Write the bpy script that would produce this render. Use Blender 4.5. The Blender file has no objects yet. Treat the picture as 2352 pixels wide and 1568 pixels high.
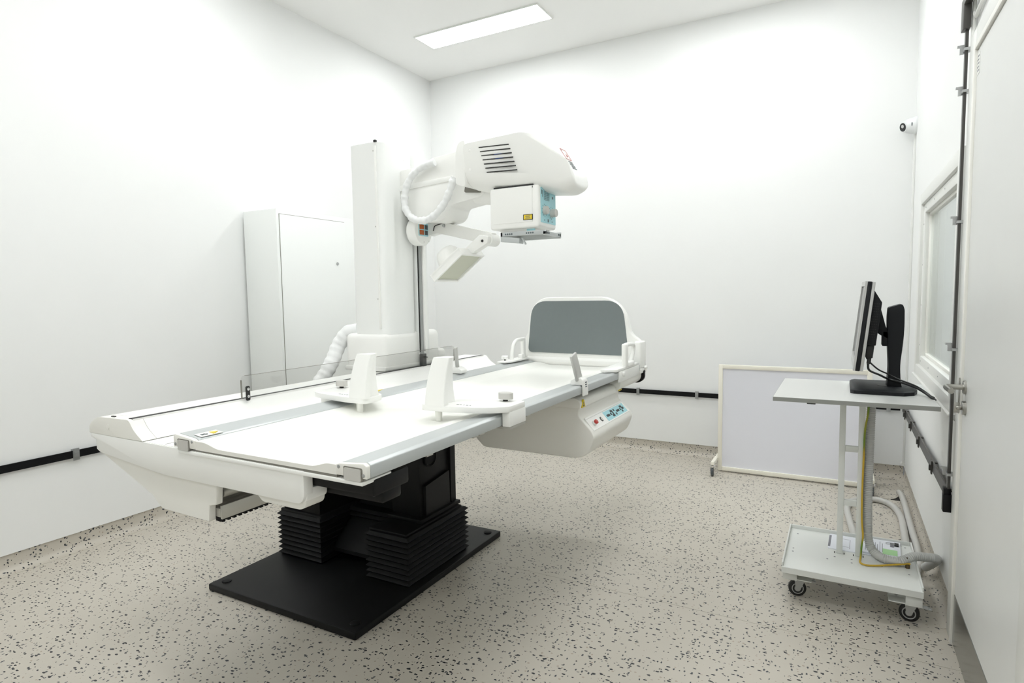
import bpy, bmesh, math, random
from mathutils import Vector, Matrix

random.seed(7)
S = bpy.context.scene
COL = S.collection

# ------------------------------------------------------------------ camera
CAM_H = 1.43
YAW, PITCH, ROLL = 0.501381, -0.0770781, -0.0156027
def camera():
    cy, sy = math.cos(YAW), math.sin(YAW)
    f = Vector((-sy * math.cos(PITCH), cy * math.cos(PITCH), math.sin(PITCH)))
    r = Vector((cy, sy, 0)); u = r.cross(f)
    c, s = math.cos(ROLL), math.sin(ROLL)
    r2, u2 = c * r + s * u, -s * r + c * u
    cd = bpy.data.cameras.new('camera'); co = bpy.data.objects.new('camera', cd)
    COL.objects.link(co)
    m = Matrix((r2, u2, -f)).transposed().to_4x4(); m.translation = (0, 0, CAM_H)
    co.matrix_world = m
    cd.sensor_fit = 'HORIZONTAL'; cd.sensor_width = 36.0
    cd.lens = 1380.868 / 2352 * 36.0
    cd.clip_start = 0.02
    S.camera = co
camera()

# ------------------------------------------------------------------ light and exposure
w = bpy.data.worlds.new('world'); S.world = w; w.use_nodes = True
w.node_tree.nodes['Background'].inputs[0].default_value = (0.8, 0.85, 0.9, 1)
w.node_tree.nodes['Background'].inputs[1].default_value = 0.15
S.view_settings.view_transform = 'Standard'; S.view_settings.look = 'None'
S.view_settings.gamma = 1.0; S.view_settings.use_curve_mapping = False
S.view_settings.exposure = 0.0
LAMP = 18.7                      # emission of the ceiling panels
S.cycles.use_denoising = True
S.cycles.max_bounces = 12; S.cycles.diffuse_bounces = 8; S.cycles.glossy_bounces = 5
S.cycles.transmission_bounces = 8; S.cycles.transparent_max_bounces = 8
S.cycles.sample_clamp_indirect = 6.0
S.cycles.caustics_reflective = False; S.cycles.caustics_refractive = False

# ------------------------------------------------------------------ materials
def mat(name, col, rough=0.5, metal=0.0, noise=0.0, nscale=30.0, bump=0.0, spec=0.5, emit=None):
    m = bpy.data.materials.new(name); m.use_nodes = True
    nt = m.node_tree; b = nt.nodes['Principled BSDF']
    b.inputs['Base Color'].default_value = (*col, 1); b.inputs['Roughness'].default_value = rough
    b.inputs['Metallic'].default_value = metal; b.inputs['Specular IOR Level'].default_value = spec
    if emit:
        b.inputs['Emission Color'].default_value = (*emit[0], 1); b.inputs['Emission Strength'].default_value = emit[1]
    if noise or bump:
        tc = nt.nodes.new('ShaderNodeTexCoord'); n = nt.nodes.new('ShaderNodeTexNoise')
        n.inputs['Scale'].default_value = nscale; n.inputs['Detail'].default_value = 4
        nt.links.new(tc.outputs['Object'], n.inputs['Vector'])
        if noise:
            mx = nt.nodes.new('ShaderNodeMix'); mx.data_type = 'RGBA'
            mx.inputs[6].default_value = (*[c * (1 - noise) for c in col], 1)
            mx.inputs[7].default_value = (*[min(1, c * (1 + noise)) for c in col], 1)
            nt.links.new(n.outputs['Fac'], mx.inputs[0]); nt.links.new(mx.outputs[2], b.inputs['Base Color'])
        if bump:
            bp = nt.nodes.new('ShaderNodeBump'); bp.inputs['Strength'].default_value = bump
            bp.inputs['Distance'].default_value = 0.002
            nt.links.new(n.outputs['Fac'], bp.inputs['Height']); nt.links.new(bp.outputs[0], b.inputs['Normal'])
    return m

def speckle(name):
    """light vinyl with dark chips; chips are a 3-D cell pattern, so it also runs up the coved skirting"""
    m = bpy.data.materials.new(name); m.use_nodes = True
    nt = m.node_tree; N = nt.nodes; L = nt.links; b = N['Principled BSDF']
    geo = N.new('ShaderNodeNewGeometry')
    def dist(sc, warp, stretch):
        nz = N.new('ShaderNodeTexNoise'); nz.inputs['Scale'].default_value = 140; nz.inputs['Detail'].default_value = 2
        L.new(geo.outputs['Position'], nz.inputs['Vector'])
        sub = N.new('ShaderNodeVectorMath'); sub.operation = 'SUBTRACT'; sub.inputs[1].default_value = (.5, .5, .5)
        L.new(nz.outputs['Color'], sub.inputs[0])
        ml = N.new('ShaderNodeVectorMath'); ml.operation = 'SCALE'; ml.inputs['Scale'].default_value = warp
        L.new(sub.outputs[0], ml.inputs[0])
        ad = N.new('ShaderNodeVectorMath'); ad.operation = 'ADD'
        L.new(geo.outputs['Position'], ad.inputs[0]); L.new(ml.outputs[0], ad.inputs[1])
        st = N.new('ShaderNodeVectorMath'); st.operation = 'MULTIPLY'; st.inputs[1].default_value = stretch
        L.new(ad.outputs[0], st.inputs[0])
        v = N.new('ShaderNodeTexVoronoi'); v.voronoi_dimensions = '3D'; v.inputs['Scale'].default_value = sc
        L.new(st.outputs[0], v.inputs['Vector'])
        return v
    def chips(v, lo, hi, keep):
        sp = N.new('ShaderNodeSeparateColor'); L.new(v.outputs['Color'], sp.inputs[0])
        mu = N.new('ShaderNodeMapRange'); mu.inputs['To Min'].default_value = lo; mu.inputs['To Max'].default_value = hi
        L.new(sp.outputs[0], mu.inputs['Value'])
        lt = N.new('ShaderNodeMath'); lt.operation = 'LESS_THAN'
        L.new(v.outputs['Distance'], lt.inputs[0]); L.new(mu.outputs[0], lt.inputs[1])
        kp = N.new('ShaderNodeMath'); kp.operation = 'LESS_THAN'; kp.inputs[1].default_value = keep
        L.new(sp.outputs[1], kp.inputs[0])
        pr = N.new('ShaderNodeMath'); pr.operation = 'MULTIPLY'
        L.new(lt.outputs[0], pr.inputs[0]); L.new(kp.outputs[0], pr.inputs[1])
        return pr
    big = chips(dist(62, 0.006, (0.62, 1.15, 1.0)), 0.16, 0.34, 0.55)
    sml = chips(dist(66, 0.006, (1.15, 0.62, 1.0)), 0.14, 0.30, 0.50)
    tan = chips(dist(60, 0.006, (0.9, 1.0, 1.0)), 0.12, 0.30, 0.25)
    n2 = N.new('ShaderNodeTexNoise'); n2.inputs['Scale'].default_value = 1.3; n2.inputs['Detail'].default_value = 5
    L.new(geo.outputs['Position'], n2.inputs['Vector'])
    base = N.new('ShaderNodeMix'); base.data_type = 'RGBA'
    base.inputs[6].default_value = (0.485, 0.450, 0.388, 1); base.inputs[7].default_value = (0.56, 0.525, 0.462, 1)
    L.new(n2.outputs['Fac'], base.inputs[0])
    prev = base.outputs[2]
    for mask, colr in ((tan, (0.40, 0.34, 0.28)), (sml, (0.06, 0.066, 0.075)), (big, (0.024, 0.027, 0.032))):
        mx = N.new('ShaderNodeMix'); mx.data_type = 'RGBA'; mx.inputs[7].default_value = (*colr, 1)
        L.new(mask.outputs[0], mx.inputs[0]); L.new(prev, mx.inputs[6]); prev = mx.outputs[2]
    L.new(prev, b.inputs['Base Color'])
    b.inputs['Roughness'].default_value = 0.42; b.inputs['Specular IOR Level'].default_value = 0.35
    return m

def glass(name, tint=(0.93, 0.96, 0.96), rough=0.02):
    m = bpy.data.materials.new(name); m.use_nodes = True
    nt = m.node_tree; nt.nodes.clear()
    o = nt.nodes.new('ShaderNodeOutputMaterial'); mx = nt.nodes.new('ShaderNodeMixShader')
    lw = nt.nodes.new('ShaderNodeLayerWeight'); lw.inputs[0].default_value = 0.5
    pw_ = nt.nodes.new('ShaderNodeMath'); pw_.operation = 'POWER'; pw_.inputs[1].default_value = 5.0
    fr = nt.nodes.new('ShaderNodeMath'); fr.operation = 'MULTIPLY_ADD'; fr.inputs[1].default_value = 0.9; fr.inputs[2].default_value = 0.04
    nt.links.new(lw.outputs['Facing'], pw_.inputs[0]); nt.links.new(pw_.outputs[0], fr.inputs[0])
    t = nt.nodes.new('ShaderNodeBsdfTransparent'); t.inputs[0].default_value = (*tint, 1)
    g = nt.nodes.new('ShaderNodeBsdfGlossy'); g.inputs['Roughness'].default_value = rough
    nt.links.new(fr.outputs[0], mx.inputs[0]); nt.links.new(t.outputs[0], mx.inputs[1])
    nt.links.new(g.outputs[0], mx.inputs[2]); nt.links.new(mx.outputs[0], o.inputs[0])
    return m

def striped_wire(name):
    m = bpy.data.materials.new(name); m.use_nodes = True
    nt = m.node_tree; b = nt.nodes['Principled BSDF']
    g = nt.nodes.new('ShaderNodeNewGeometry'); n = nt.nodes.new('ShaderNodeTexNoise')
    n.inputs['Scale'].default_value = 4.0; n.inputs['Detail'].default_value = 0
    nt.links.new(g.outputs['Position'], n.inputs['Vector'])
    r = nt.nodes.new('ShaderNodeValToRGB'); r.color_ramp.interpolation = 'EASE'
    r.color_ramp.elements[0].position = 0.44; r.color_ramp.elements[0].color = (0.10, 0.24, 0.02, 1)
    r.color_ramp.elements[1].position = 0.54; r.color_ramp.elements[1].color = (0.55, 0.36, 0.03, 1)
    nt.links.new(n.outputs['Fac'], r.inputs[0]); nt.links.new(r.outputs[0], b.inputs['Base Color'])
    b.inputs['Roughness'].default_value = 0.4
    return m

M = dict(
    wall=mat('wall_paint', (0.83, 0.838, 0.832), 0.55, noise=0.012, nscale=3),
    ceil=mat('ceiling_paint', (0.90, 0.90, 0.89), 0.75),
    floor=speckle('speckled_vinyl'),
    joint=mat('joint_dark', (0.06, 0.055, 0.05), 0.8),
    door=mat('door_laminate', (0.66, 0.665, 0.65), 0.38, noise=0.02, nscale=6),
    frame=mat('frame_white', (0.76, 0.765, 0.74), 0.35),
    steel=mat('brushed_steel', (0.42, 0.41, 0.38), 0.28, 1.0),
    kick=mat('kick_plate_steel', (0.33, 0.33, 0.32), 0.22, 1.0),
    chrome=mat('chrome', (0.75, 0.75, 0.75), 0.12, 1.0),
    black=mat('black_paint', (0.006, 0.006, 0.0065), 0.45, noise=0.25, nscale=8, spec=0.22),
    bellow=mat('black_rubber', (0.005, 0.005, 0.0055), 0.55, spec=0.2),
    rail=mat('black_bar', (0.006, 0.006, 0.007), 0.45, spec=0.2),
    dkgrey=mat('dark_grey_bar', (0.055, 0.052, 0.048), 0.4),
    white=mat('machine_white', (0.87, 0.87, 0.845), 0.32, noise=0.008, nscale=4),
    cream=mat('machine_cream', (0.82, 0.81, 0.765), 0.36),
    column=mat('column_white', (0.85, 0.86, 0.845), 0.3),
    alu=mat('anodised_aluminium', (0.50, 0.525, 0.525), 0.33, 0.2),
    alu2=mat('raw_aluminium', (0.50, 0.49, 0.45), 0.38, 0.6),
    top=mat('tabletop_white', (0.86, 0.86, 0.82), 0.35),
    slit=mat('slot_black', (0.015, 0.015, 0.014), 0.6),
    strip=mat('strip_brown_grey', (0.20, 0.19, 0.165), 0.5),
    grey=mat('pad_grey', (0.175, 0.20, 0.205), 0.6, noise=0.03, nscale=40),
    ltgrey=mat('paddle_grey', (0.50, 0.50, 0.48), 0.45),
    knob=mat('knob_grey', (0.55, 0.54, 0.51), 0.45),
    blue=mat('panel_blue', (0.36, 0.66, 0.72), 0.4),
    navy=mat('inside_navy', (0.02, 0.05, 0.20), 0.5),
    key=mat('key_dark', (0.05, 0.06, 0.065), 0.5),
    print_=mat('print_dark', (0.10, 0.12, 0.13), 0.6),
    yellow=mat('label_yellow', (0.80, 0.60, 0.03), 0.5),
    orange=mat('display_orange', (0.42, 0.10, 0.02), 0.3),
    red=mat('red_plastic', (0.50, 0.05, 0.04), 0.35),
    redink=mat('red_ink', (0.45, 0.12, 0.12), 0.6),
    lens=mat('compressor_window', (0.56, 0.57, 0.47), 0.4),
    fabric=mat('white_sleeve_fabric', (0.80, 0.81, 0.81), 0.8, bump=0.4, nscale=60),
    cart=mat('cart_white', (0.70, 0.715, 0.69), 0.4, noise=0.01, nscale=8),
    carttop=mat('cart_top_grey', (0.60, 0.605, 0.59), 0.32),
    cartedge=mat('cart_edge_grey', (0.26, 0.265, 0.25), 0.5),
    mblack=mat('monitor_black', (0.009, 0.010, 0.012), 0.5, bump=0.1, nscale=250, spec=0.25),
    screen=mat('screen_glass', (0.01, 0.012, 0.014), 0.12),
    silver=mat('silver_plastic', (0.50, 0.50, 0.49), 0.35, 0.2),
    tire=mat('tire_black', (0.012, 0.012, 0.012), 0.5),
    tiregrey=mat('tire_grey', (0.07, 0.08, 0.085), 0.5),
    galv=mat('galvanised_steel', (0.45, 0.46, 0.46), 0.35, 0.7),
    board=mat('screen_board_panel', (0.78, 0.785, 0.85), 0.5, noise=0.01, nscale=3),
    boardfr=mat('screen_board_frame', (0.84, 0.81, 0.72), 0.4),
    hose=mat('grey_hose', (0.50, 0.505, 0.49), 0.5),
    conduit=mat('grey_conduit', (0.52, 0.515, 0.49), 0.45),
    wire=striped_wire('earth_wire'),
    cable=mat('black_cable', (0.008, 0.008, 0.009), 0.4),
    paper=mat('paper_white', (0.76, 0.78, 0.84), 0.7),
    ink=mat('paper_ink', (0.22, 0.22, 0.25), 0.8),
    note=mat('note_green', (0.42, 0.70, 0.36), 0.7),
    brass=mat('terminal_brown', (0.10, 0.07, 0.03), 0.4, 0.5),
    glass=glass('window_glass', (0.90, 0.93, 0.92)),
    acryl=glass('clear_acrylic', (0.93, 0.93, 0.925)),
    cabinet=mat('cabinet_white', (0.82, 0.84, 0.825), 0.4),
    camwhite=mat('camera_white', (0.74, 0.76, 0.76), 0.35),
    lamp=mat('light_panel', (0.9, 0.9, 0.9), 0.5, emit=((0.975, 0.995, 1.0), LAMP)),
)

# ------------------------------------------------------------------ mesh helpers
class MB:
    def __init__(s): s.v = []; s.f = []; s.mi = []; s.cur = 0
    def add(s, vs, fs):
        o = len(s.v); s.v += [Vector(p) for p in vs]
        for f in fs: s.f.append([o + i for i in f]); s.mi.append(s.cur)
        return s
    def box(s, x0, x1, y0, y1, z0, z1):
        return s.add([(x0,y0,z0),(x1,y0,z0),(x1,y1,z0),(x0,y1,z0),(x0,y0,z1),(x1,y0,z1),(x1,y1,z1),(x0,y1,z1)],
                     [(0,3,2,1),(4,5,6,7),(0,1,5,4),(1,2,6,5),(2,3,7,6),(3,0,4,7)])
    def prism(s, prof, ax, a, b, prof2=None):
        """closed outline extruded along an axis: (x,z) for y, (y,z) for x, (x,y) for z"""
        def P(p, t):
            return (p[0], t, p[1]) if ax == 'y' else (t, p[0], p[1]) if ax == 'x' else (p[0], p[1], t)
        n = len(prof); q = prof2 or prof
        vs = [P(p, a) for p in prof] + [P(p, b) for p in q]
        fs = [tuple(range(n))[::-1], tuple(range(n, 2 * n))]
        fs += [(i, (i + 1) % n, n + (i + 1) % n, n + i) for i in range(n)]
        return s.add(vs, fs)
    def obox(s, c, ux, uy, uz, hx, hy, hz):
        c, ux, uy, uz = Vector(c), Vector(ux).normalized(), Vector(uy).normalized(), Vector(uz).normalized()
        vs = []
        for k in (-1, 1):
            for (i, j) in ((-1,-1),(1,-1),(1,1),(-1,1)):
                vs.append(c + ux*hx*i + uy*hy*j + uz*hz*k)
        return s.add(vs, [(0,3,2,1),(4,5,6,7),(0,1,5,4),(1,2,6,5),(2,3,7,6),(3,0,4,7)])
    def cyl(s, p0, p1, r0, r1=None, n=20):
        r1 = r0 if r1 is None else r1
        p0, p1 = Vector(p0), Vector(p1); d = (p1 - p0).normalized()
        u = d.orthogonal().normalized(); v = d.cross(u)
        vs = []
        for p, r in ((p0, r0), (p1, r1)):
            for i in range(n):
                a = 2 * math.pi * i / n; vs.append(p + (u * math.cos(a) + v * math.sin(a)) * r)
        fs = [tuple(range(n))[::-1], tuple(range(n, 2 * n))]
        fs += [(i, (i + 1) % n, n + (i + 1) % n, n + i) for i in range(n)]
        return s.add(vs, fs)
    def lathe(s, p0, d, prof, n=24):
        """prof: (distance along d, radius)"""
        p0, d = Vector(p0), Vector(d).normalized(); u = d.orthogonal().normalized(); v = d.cross(u)
        vs = []
        for (t, r) in prof:
            for i in range(n):
                a = 2 * math.pi * i / n; vs.append(p0 + d*t + (u*math.cos(a) + v*math.sin(a)) * r)
        fs = []
        for k in range(len(prof) - 1):
            for i in range(n):
                fs.append((k*n+i, k*n+(i+1) % n, (k+1)*n+(i+1) % n, (k+1)*n+i))
        fs.append(tuple(range(n))[::-1]); m = (len(prof) - 1) * n; fs.append(tuple(range(m, m + n)))
        return s.add(vs, fs)
    def tube(s, pts, r, n=10, step=None, rf=None, smooth=True):
        P = [Vector(p) for p in pts]
        if smooth and len(P) > 2:
            Q = []
            E = [P[0] * 2 - P[1]] + P + [P[-1] * 2 - P[-2]]
            for i in range(1, len(E) - 2):
                a, b, c, d = E[i-1:i+3]
                k = max(4, int((c - b).length / (step or 0.02)))
                for j in range(k):
                    t = j / k
                    Q.append(0.5 * ((2*b) + (c-a)*t + (2*a-5*b+4*c-d)*t*t + (3*b-a-3*c+d)*t**3))
            Q.append(P[-1]); P = Q
        vs = []; u = None; acc = 0
        for i, p in enumerate(P):
            t = (P[min(i+1, len(P)-1)] - P[max(i-1, 0)]).normalized()
            u = t.orthogonal().normalized() if u is None else (u - t * u.dot(t)).normalized()
            v = t.cross(u)
            if i: acc += (P[i] - P[i-1]).length
            rr = rf(i, acc) * r if rf else r
            for j in range(n):
                a = 2 * math.pi * j / n; vs.append(p + (u*math.cos(a) + v*math.sin(a)) * rr)
        fs = [tuple(range(n))[::-1]]; m = len(P)
        for i in range(m - 1):
            for j in range(n):
                fs.append((i*n+j, i*n+(j+1) % n, (i+1)*n+(j+1) % n, (i+1)*n+j))
        fs.append(tuple(range((m-1)*n, m*n)))
        return s.add(vs, fs)

def build(name, mb, material, parent=None, bev=0, seg=2, ang=35, label=None, cat=None, group=None, kind=None):
    c = Vector([(min(v[i] for v in mb.v) + max(v[i] for v in mb.v)) / 2 for i in range(3)])
    if parent is None and kind != 'structure': c.z = min(v.z for v in mb.v)
    me = bpy.data.meshes.new(name)
    me.from_pydata([v - c for v in mb.v], [], mb.f)
    mats = material if isinstance(material, (list, tuple)) else [material]
    for m in mats: me.materials.append(M[m])
    for p, i in zip(me.polygons, mb.mi): p.material_index = i
    bm = bmesh.new(); bm.from_mesh(me)
    bmesh.ops.recalc_face_normals(bm, faces=bm.faces)
    if bev:
        ed = [e for e in bm.edges if len(e.link_faces) == 2 and e.calc_face_angle(0) > math.radians(25)]
        bmesh.ops.bevel(bm, geom=ed, offset=bev, segments=seg, profile=0.5, affect='EDGES', clamp_overlap=True)
    for f in bm.faces: f.smooth = True
    bm.to_mesh(me); bm.free()
    me.set_sharp_from_angle(angle=math.radians(ang))
    o = bpy.data.objects.new(name, me); COL.objects.link(o)
    if parent is not None:
        o.parent = parent
        off = Vector((0, 0, 0)); q = parent
        while q is not None: off += q.location; q = q.parent
        o.location = c - off
    else:
        o.location = c
    if label: o['label'] = label
    if cat: o['category'] = cat
    if group: o['group'] = group
    if kind: o['kind'] = kind
    return o

def thing(name, loc, label, cat, group=None):
    o = bpy.data.objects.new(name, None); COL.objects.link(o); o.location = loc
    o.empty_display_size = 0.1
    o['label'] = label; o['category'] = cat
    if group: o['group'] = group
    return o

def struct(name, mb, material, parent=None, **k):
    return build(name, mb, material, parent, kind='structure' if parent is None else None, **k)

def copy_tree(o, parent=None):
    c = o.copy(); COL.objects.link(c)
    if parent is not None: c.parent = parent
    for ch in list(o.children): copy_tree(ch, c)
    return c

def rrect(x0, x1, z0, z1, r, n=5):
    out = []
    for cx, cz, a0 in ((x1-r, z0+r, -90), (x1-r, z1-r, 0), (x0+r, z1-r, 90), (x0+r, z0+r, 180)):
        for i in range(n + 1):
            a = math.radians(a0 + 90 * i / n); out.append((cx + r*math.cos(a), cz + r*math.sin(a)))
    return out

def round_poly(pts, r, n=4):
    """outline with rounded corners; r is one radius or one per corner"""
    out = []; k = len(pts); rs = r if isinstance(r, (list, tuple)) else [r] * k
    for i in range(k):
        p = Vector(pts[i]); a = Vector(pts[i-1]); b = Vector(pts[(i+1) % k])
        da, db = (a - p), (b - p); t = min(rs[i], da.length * .49, db.length * .49)
        if t <= 1e-5: out.append(tuple(p)); continue
        p0, p1 = p + da.normalized()*t, p + db.normalized()*t
        for j in range(n + 1):
            s = j / n; q = p0*(1-s)**2 + p*2*s*(1-s) + p1*s*s; out.append((q.x, q.y))
    return out

# ------------------------------------------------------------------ the room
XL, XR, YB, YF, ZC = -3.845, 0.44, 5.306, -2.3, 3.68
SK = 0.10                                            # skirting height
fl = struct('floor', MB().box(XL-.1, XR+.1, YF-.1, YB+.1, -0.08, -0.004), 'joint')
ys = [YF, 0.62, 2.683, 4.765, 5.088, YB]
for a, b in zip(ys[:-1], ys[1:]):
    build('vinyl_sheet', MB().box(XL-.05, XR+.05, a+.0012, b-.0012, -0.005, 0.0), 'floor', fl)
struct('ceiling', MB().box(XL-.15, XR+.15, YF-.15, YB+.15, ZC, ZC+.1), 'ceil')
struct('wall_left', MB().box(XL-.12, XL, YF-.1, YB+.1, SK, ZC), 'wall')
struct('wall_back', MB().box(XL, XR+.12, YB, YB+.12, SK, ZC), 'wall')
struct('wall_front', MB().box(XL-.12, XR+.12, YF-.12, YF, 0, ZC), 'wall')
WY0, WY1, WZ0, WZ1 = 3.125, 4.47, 0.955, 1.95
DY0, DY1, DZ = 1.93, 2.875, 2.315
wr = MB()
wr.box(XR, XR+.12, WY1, YB, SK, ZC).box(XR, XR+.12, DY1+.0, WY0, SK, ZC)
wr.box(XR, XR+.12, WY0, WY1, SK, WZ0).box(XR, XR+.12, WY0, WY1, WZ1, ZC)
wr.box(XR, XR+.12, DY0, DY1, DZ, ZC).box(XR, XR+.12, YF, DY0, SK, ZC)
struct('wall_right', wr, 'wall')
def cove(sign):
    # outline across the skirting: (distance into the room, height)
    p = [(-0.02, 0.0), (0.042, 0.0), (0.042, 0.0015)]
    for i in range(7):
        a = math.radians(90 * i / 6); p.append((0.042 - .048*math.sin(a) , 0.0015 + .048*(1-math.cos(a))))
    p += [(-0.006, SK), (-0.02, SK)]
    return p
struct('baseboard_left', MB().prism([(XL+d, z) for d, z in cove(1)], 'y', YF, YB), 'floor')
struct('baseboard_back', MB().prism([(YB-d, z) for d, z in cove(1)], 'x', XL, XR), 'floor')
bb = MB().prism([(XR-d, z) for d, z in cove(1)], 'y', 2.995, YB)
bb.prism([(XR-d, z) for d, z in cove(1)], 'y', YF, 1.81)
struct('baseboard_right', bb, 'floor')

# door in the right wall
FX = 0.424                                           # face of door leaf and door frame
d1 = struct('door_1', MB().box(FX, FX+.045, DY0+.004, DY1-.004, 0.012, DZ-.006), 'door', bev=.0015, seg=1)
df = MB()
df.box(FX-.006, XR+.06, DY1, DY1+.118, 0.0, DZ+.085).box(FX-.006, XR+.06, DY0-.118, DY0, 0.0, DZ+.085)
df.box(FX-.006, XR+.06, DY0, DY1, DZ, DZ+.085)
build('door_frame', df, 'frame', d1, bev=.004)
df = MB().box(FX-.010, FX+.01, DY1-.004, DY1+.018, 0.0, DZ+.02).box(FX-.010, FX+.01, DY0, DY1-.004, DZ-.001, DZ+.02)
build('door_seal', df, 'cream', d1, bev=.003)
build('kick_plate', MB().box(FX-.0025, FX+.002, DY0+.03, DY1-.008, 0.014, 0.212), 'kick', d1)
hy, hz = 2.822, 1.052
hd = build('door_handle', MB().tube([(FX, hy, hz), (FX-.035, hy, hz), (FX-.058, hy-.006, hz+.001), (FX-.064, hy-.03, hz+.001), (FX-.062, hy-.125, hz)], .0105, n=12, step=.006), 'steel', d1)
build('rosette', MB().lathe((FX, hy, hz), (-1, 0, 0), [(0, .026), (.007, .026), (.009, .024)]), 'steel', hd)
lk = build('lock_cylinder', MB().lathe((FX, hy-.01, hz-.078), (-1, 0, 0), [(0, .027), (.010, .027), (.012, .025)]), 'steel', d1)
build('thumb_turn', MB().lathe((FX-.012, hy-.01, hz-.078), (-1, 0, 0), [(0, .008), (.012, .009), (.018, .006)]).box(FX-.036, FX-.018, hy-.013, hy-.007, hz-.098, hz-.058), 'steel', lk, bev=.002)
build('strike_strip', MB().box(FX-.0145, FX-.012, DY1-.0045, DY1+.004, hz-.11, hz+.03), 'steel', d1)
sg = build('door_number_sticker', MB().box(FX-.0012, FX-.0002, 2.818, 2.860, 2.215, 2.292), 'frame', d1)
sk = MB()
for i in range(5):
    z = 2.226 + i * .013
    sk.box(FX-.0018, FX-.0011, 2.825 + .005*(i % 2), 2.855 - .006*((i+1) % 2), z, z+.005)
build('printed_marks', sk, 'ink', sg)

# observation window in the right wall
fx = XR - .028
fm = MB()
fm.box(fx, XR+.10, WY0-.06, WY0+.012, WZ0-.055, WZ1+.055).box(fx, XR+.10, WY1-.012, WY1+.06, WZ0-.055, WZ1+.055)
fm.box(fx, XR+.10, WY0+.012, WY1-.012, WZ1-.012, WZ1+.055).box(fx, XR+.10, WY0+.012, WY1-.012, WZ0-.055, WZ0+.012)
w1 = struct('window_1', fm, 'frame', bev=.004)
wi = MB()
a0, a1, b0, b1 = WY0+.012, WY1-.012, WZ0+.012, WZ1-.012
x0, x1 = XR-.012, XR+.035
wi.box(x0, x1, a0, a0+.055, b0, b1).box(x0, x1, a1-.055, a1, b0, b1).box(x0, x1, a0+.055, a1-.055, b1-.055, b1).box(x0, x1, a0+.055, a1-.055, b0, b0+.055)
build('window_sash', wi, 'frame', w1, bev=.006)
wg = MB()
for (p, q, r_, s_) in ((a0+.055, a0+.072, b0+.055, b1-.055), (a1-.072, a1-.055, b0+.055, b1-.055)):
    wg.box(XR+.012, XR+.034, p, q, r_, s_)
wg.box(XR+.012, XR+.034, a0+.072, a1-.072, b1-.072, b1-.055).box(XR+.012, XR+.034, a0+.072, a1-.072, b0+.055, b0+.072)
build('glazing_bead', wg, 'cream', w1, bev=.002)
build('window_pane', MB().box(XR+.022, XR+.030, a0+.05, a1-.05, b0+.05, b1-.05), 'glass', w1)
build('window_sill', MB().prism([(fx-.012, WZ0-.058), (XR, WZ0-.09), (XR, WZ0-.05), (fx-.012, WZ0-.050)], 'y', WY0-.07, WY1+.07), 'frame', w1, bev=.003)
def screw(parent, p, d, r=.004, m='galv'):
    return build('screw', MB().lathe(p, d, [(0, r), (.0012, r), (.002, r*.6)], n=8), m, parent)
for k in range(4):
    y = a0 + .10 + k * (a1 - a0 - .2) / 3
    screw(w1, (XR-.012, y, b1-.027), (-1, 0, 0)); screw(w1, (XR-.012, y, b0+.027), (-1, 0, 0))
    z = b0 + .12 + k * (b1 - b0 - .24) / 3
    screw(w1, (XR-.012, a1-.027, z), (-1, 0, 0))
# the small room beyond the glass
bx = MB().box(XR+1.6, XR+1.7, 1.9, 5.4, 0, 3.0).box(XR+.12, XR+1.7, 5.3, 5.4, 0, 3.0).box(XR+.12, XR+1.7, 1.8, 1.9, 0, 3.0)
struct('wall_beyond', bx, 'wall')
struct('floor_beyond', MB().box(XR+.12, XR+1.7, 1.8, 5.4, -.08, 0), 'floor')
struct('ceiling_beyond', MB().box(XR+.12, XR+1.7, 1.8, 5.4, 3.0, 3.1), 'ceil')

# ------------------------------------------------------------------ ceiling lights
def ceiling_light(cx, cy, label, zc=ZC, lx=.60, ly=.147):
    t = thing('ceiling_light', (cx, cy, zc-.012), label, 'light', 'recessed ceiling light panels')
    f = MB()
    for (p, q, r_, s_) in ((cx-lx, cx+lx, cy-ly, cy-ly+.012), (cx-lx, cx+lx, cy+ly-.012, cy+ly), (cx-lx, cx-lx+.012, cy-ly+.012, cy+ly-.012), (cx+lx-.012, cx+lx, cy-ly+.012, cy+ly-.012)):
        f.box(p, q, r_, s_, zc-.011, zc+.002)
    build('light_frame', f, 'frame', t, bev=.002)
    build('diffuser', MB().box(cx-lx+.012, cx+lx-.012, cy-ly+.012, cy+ly-.012, zc-.008, zc-.001), 'lamp', t)
    return t
ceiling_light(-2.715, 4.50, 'long white light panel glowing in the ceiling near the back corner')
for cx, cy, where in ((-0.70, 4.50, 'above the wheeled board by the back wall'), (-2.715, 2.55, 'above the cabinet and the tube stand'),
                      (-0.70, 2.55, 'above the floor between table and cart'), (-2.715, 0.60, 'above the near end of the table'),
                      (-0.70, 0.60, 'close above the photographer'), (-0.70, -1.35, 'behind the photographer, added for frontal light')):  # unseen panels of a guessed grid; the rear one added for frontal light
    ceiling_light(cx, cy, 'glowing ceiling light panel outside the picture ' + where)
tl = thing('ceiling_light', (XR+.85, 3.6, 2.99), 'unseen ceiling light added to brighten the small room behind the window glass', 'light', 'recessed ceiling light panels')  # unseen lamp, added to brighten the view through the window
build('diffuser', MB().box(XR+.6, XR+1.1, 3.0, 4.1, 2.985, 2.998), 'lamp', tl)

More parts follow.
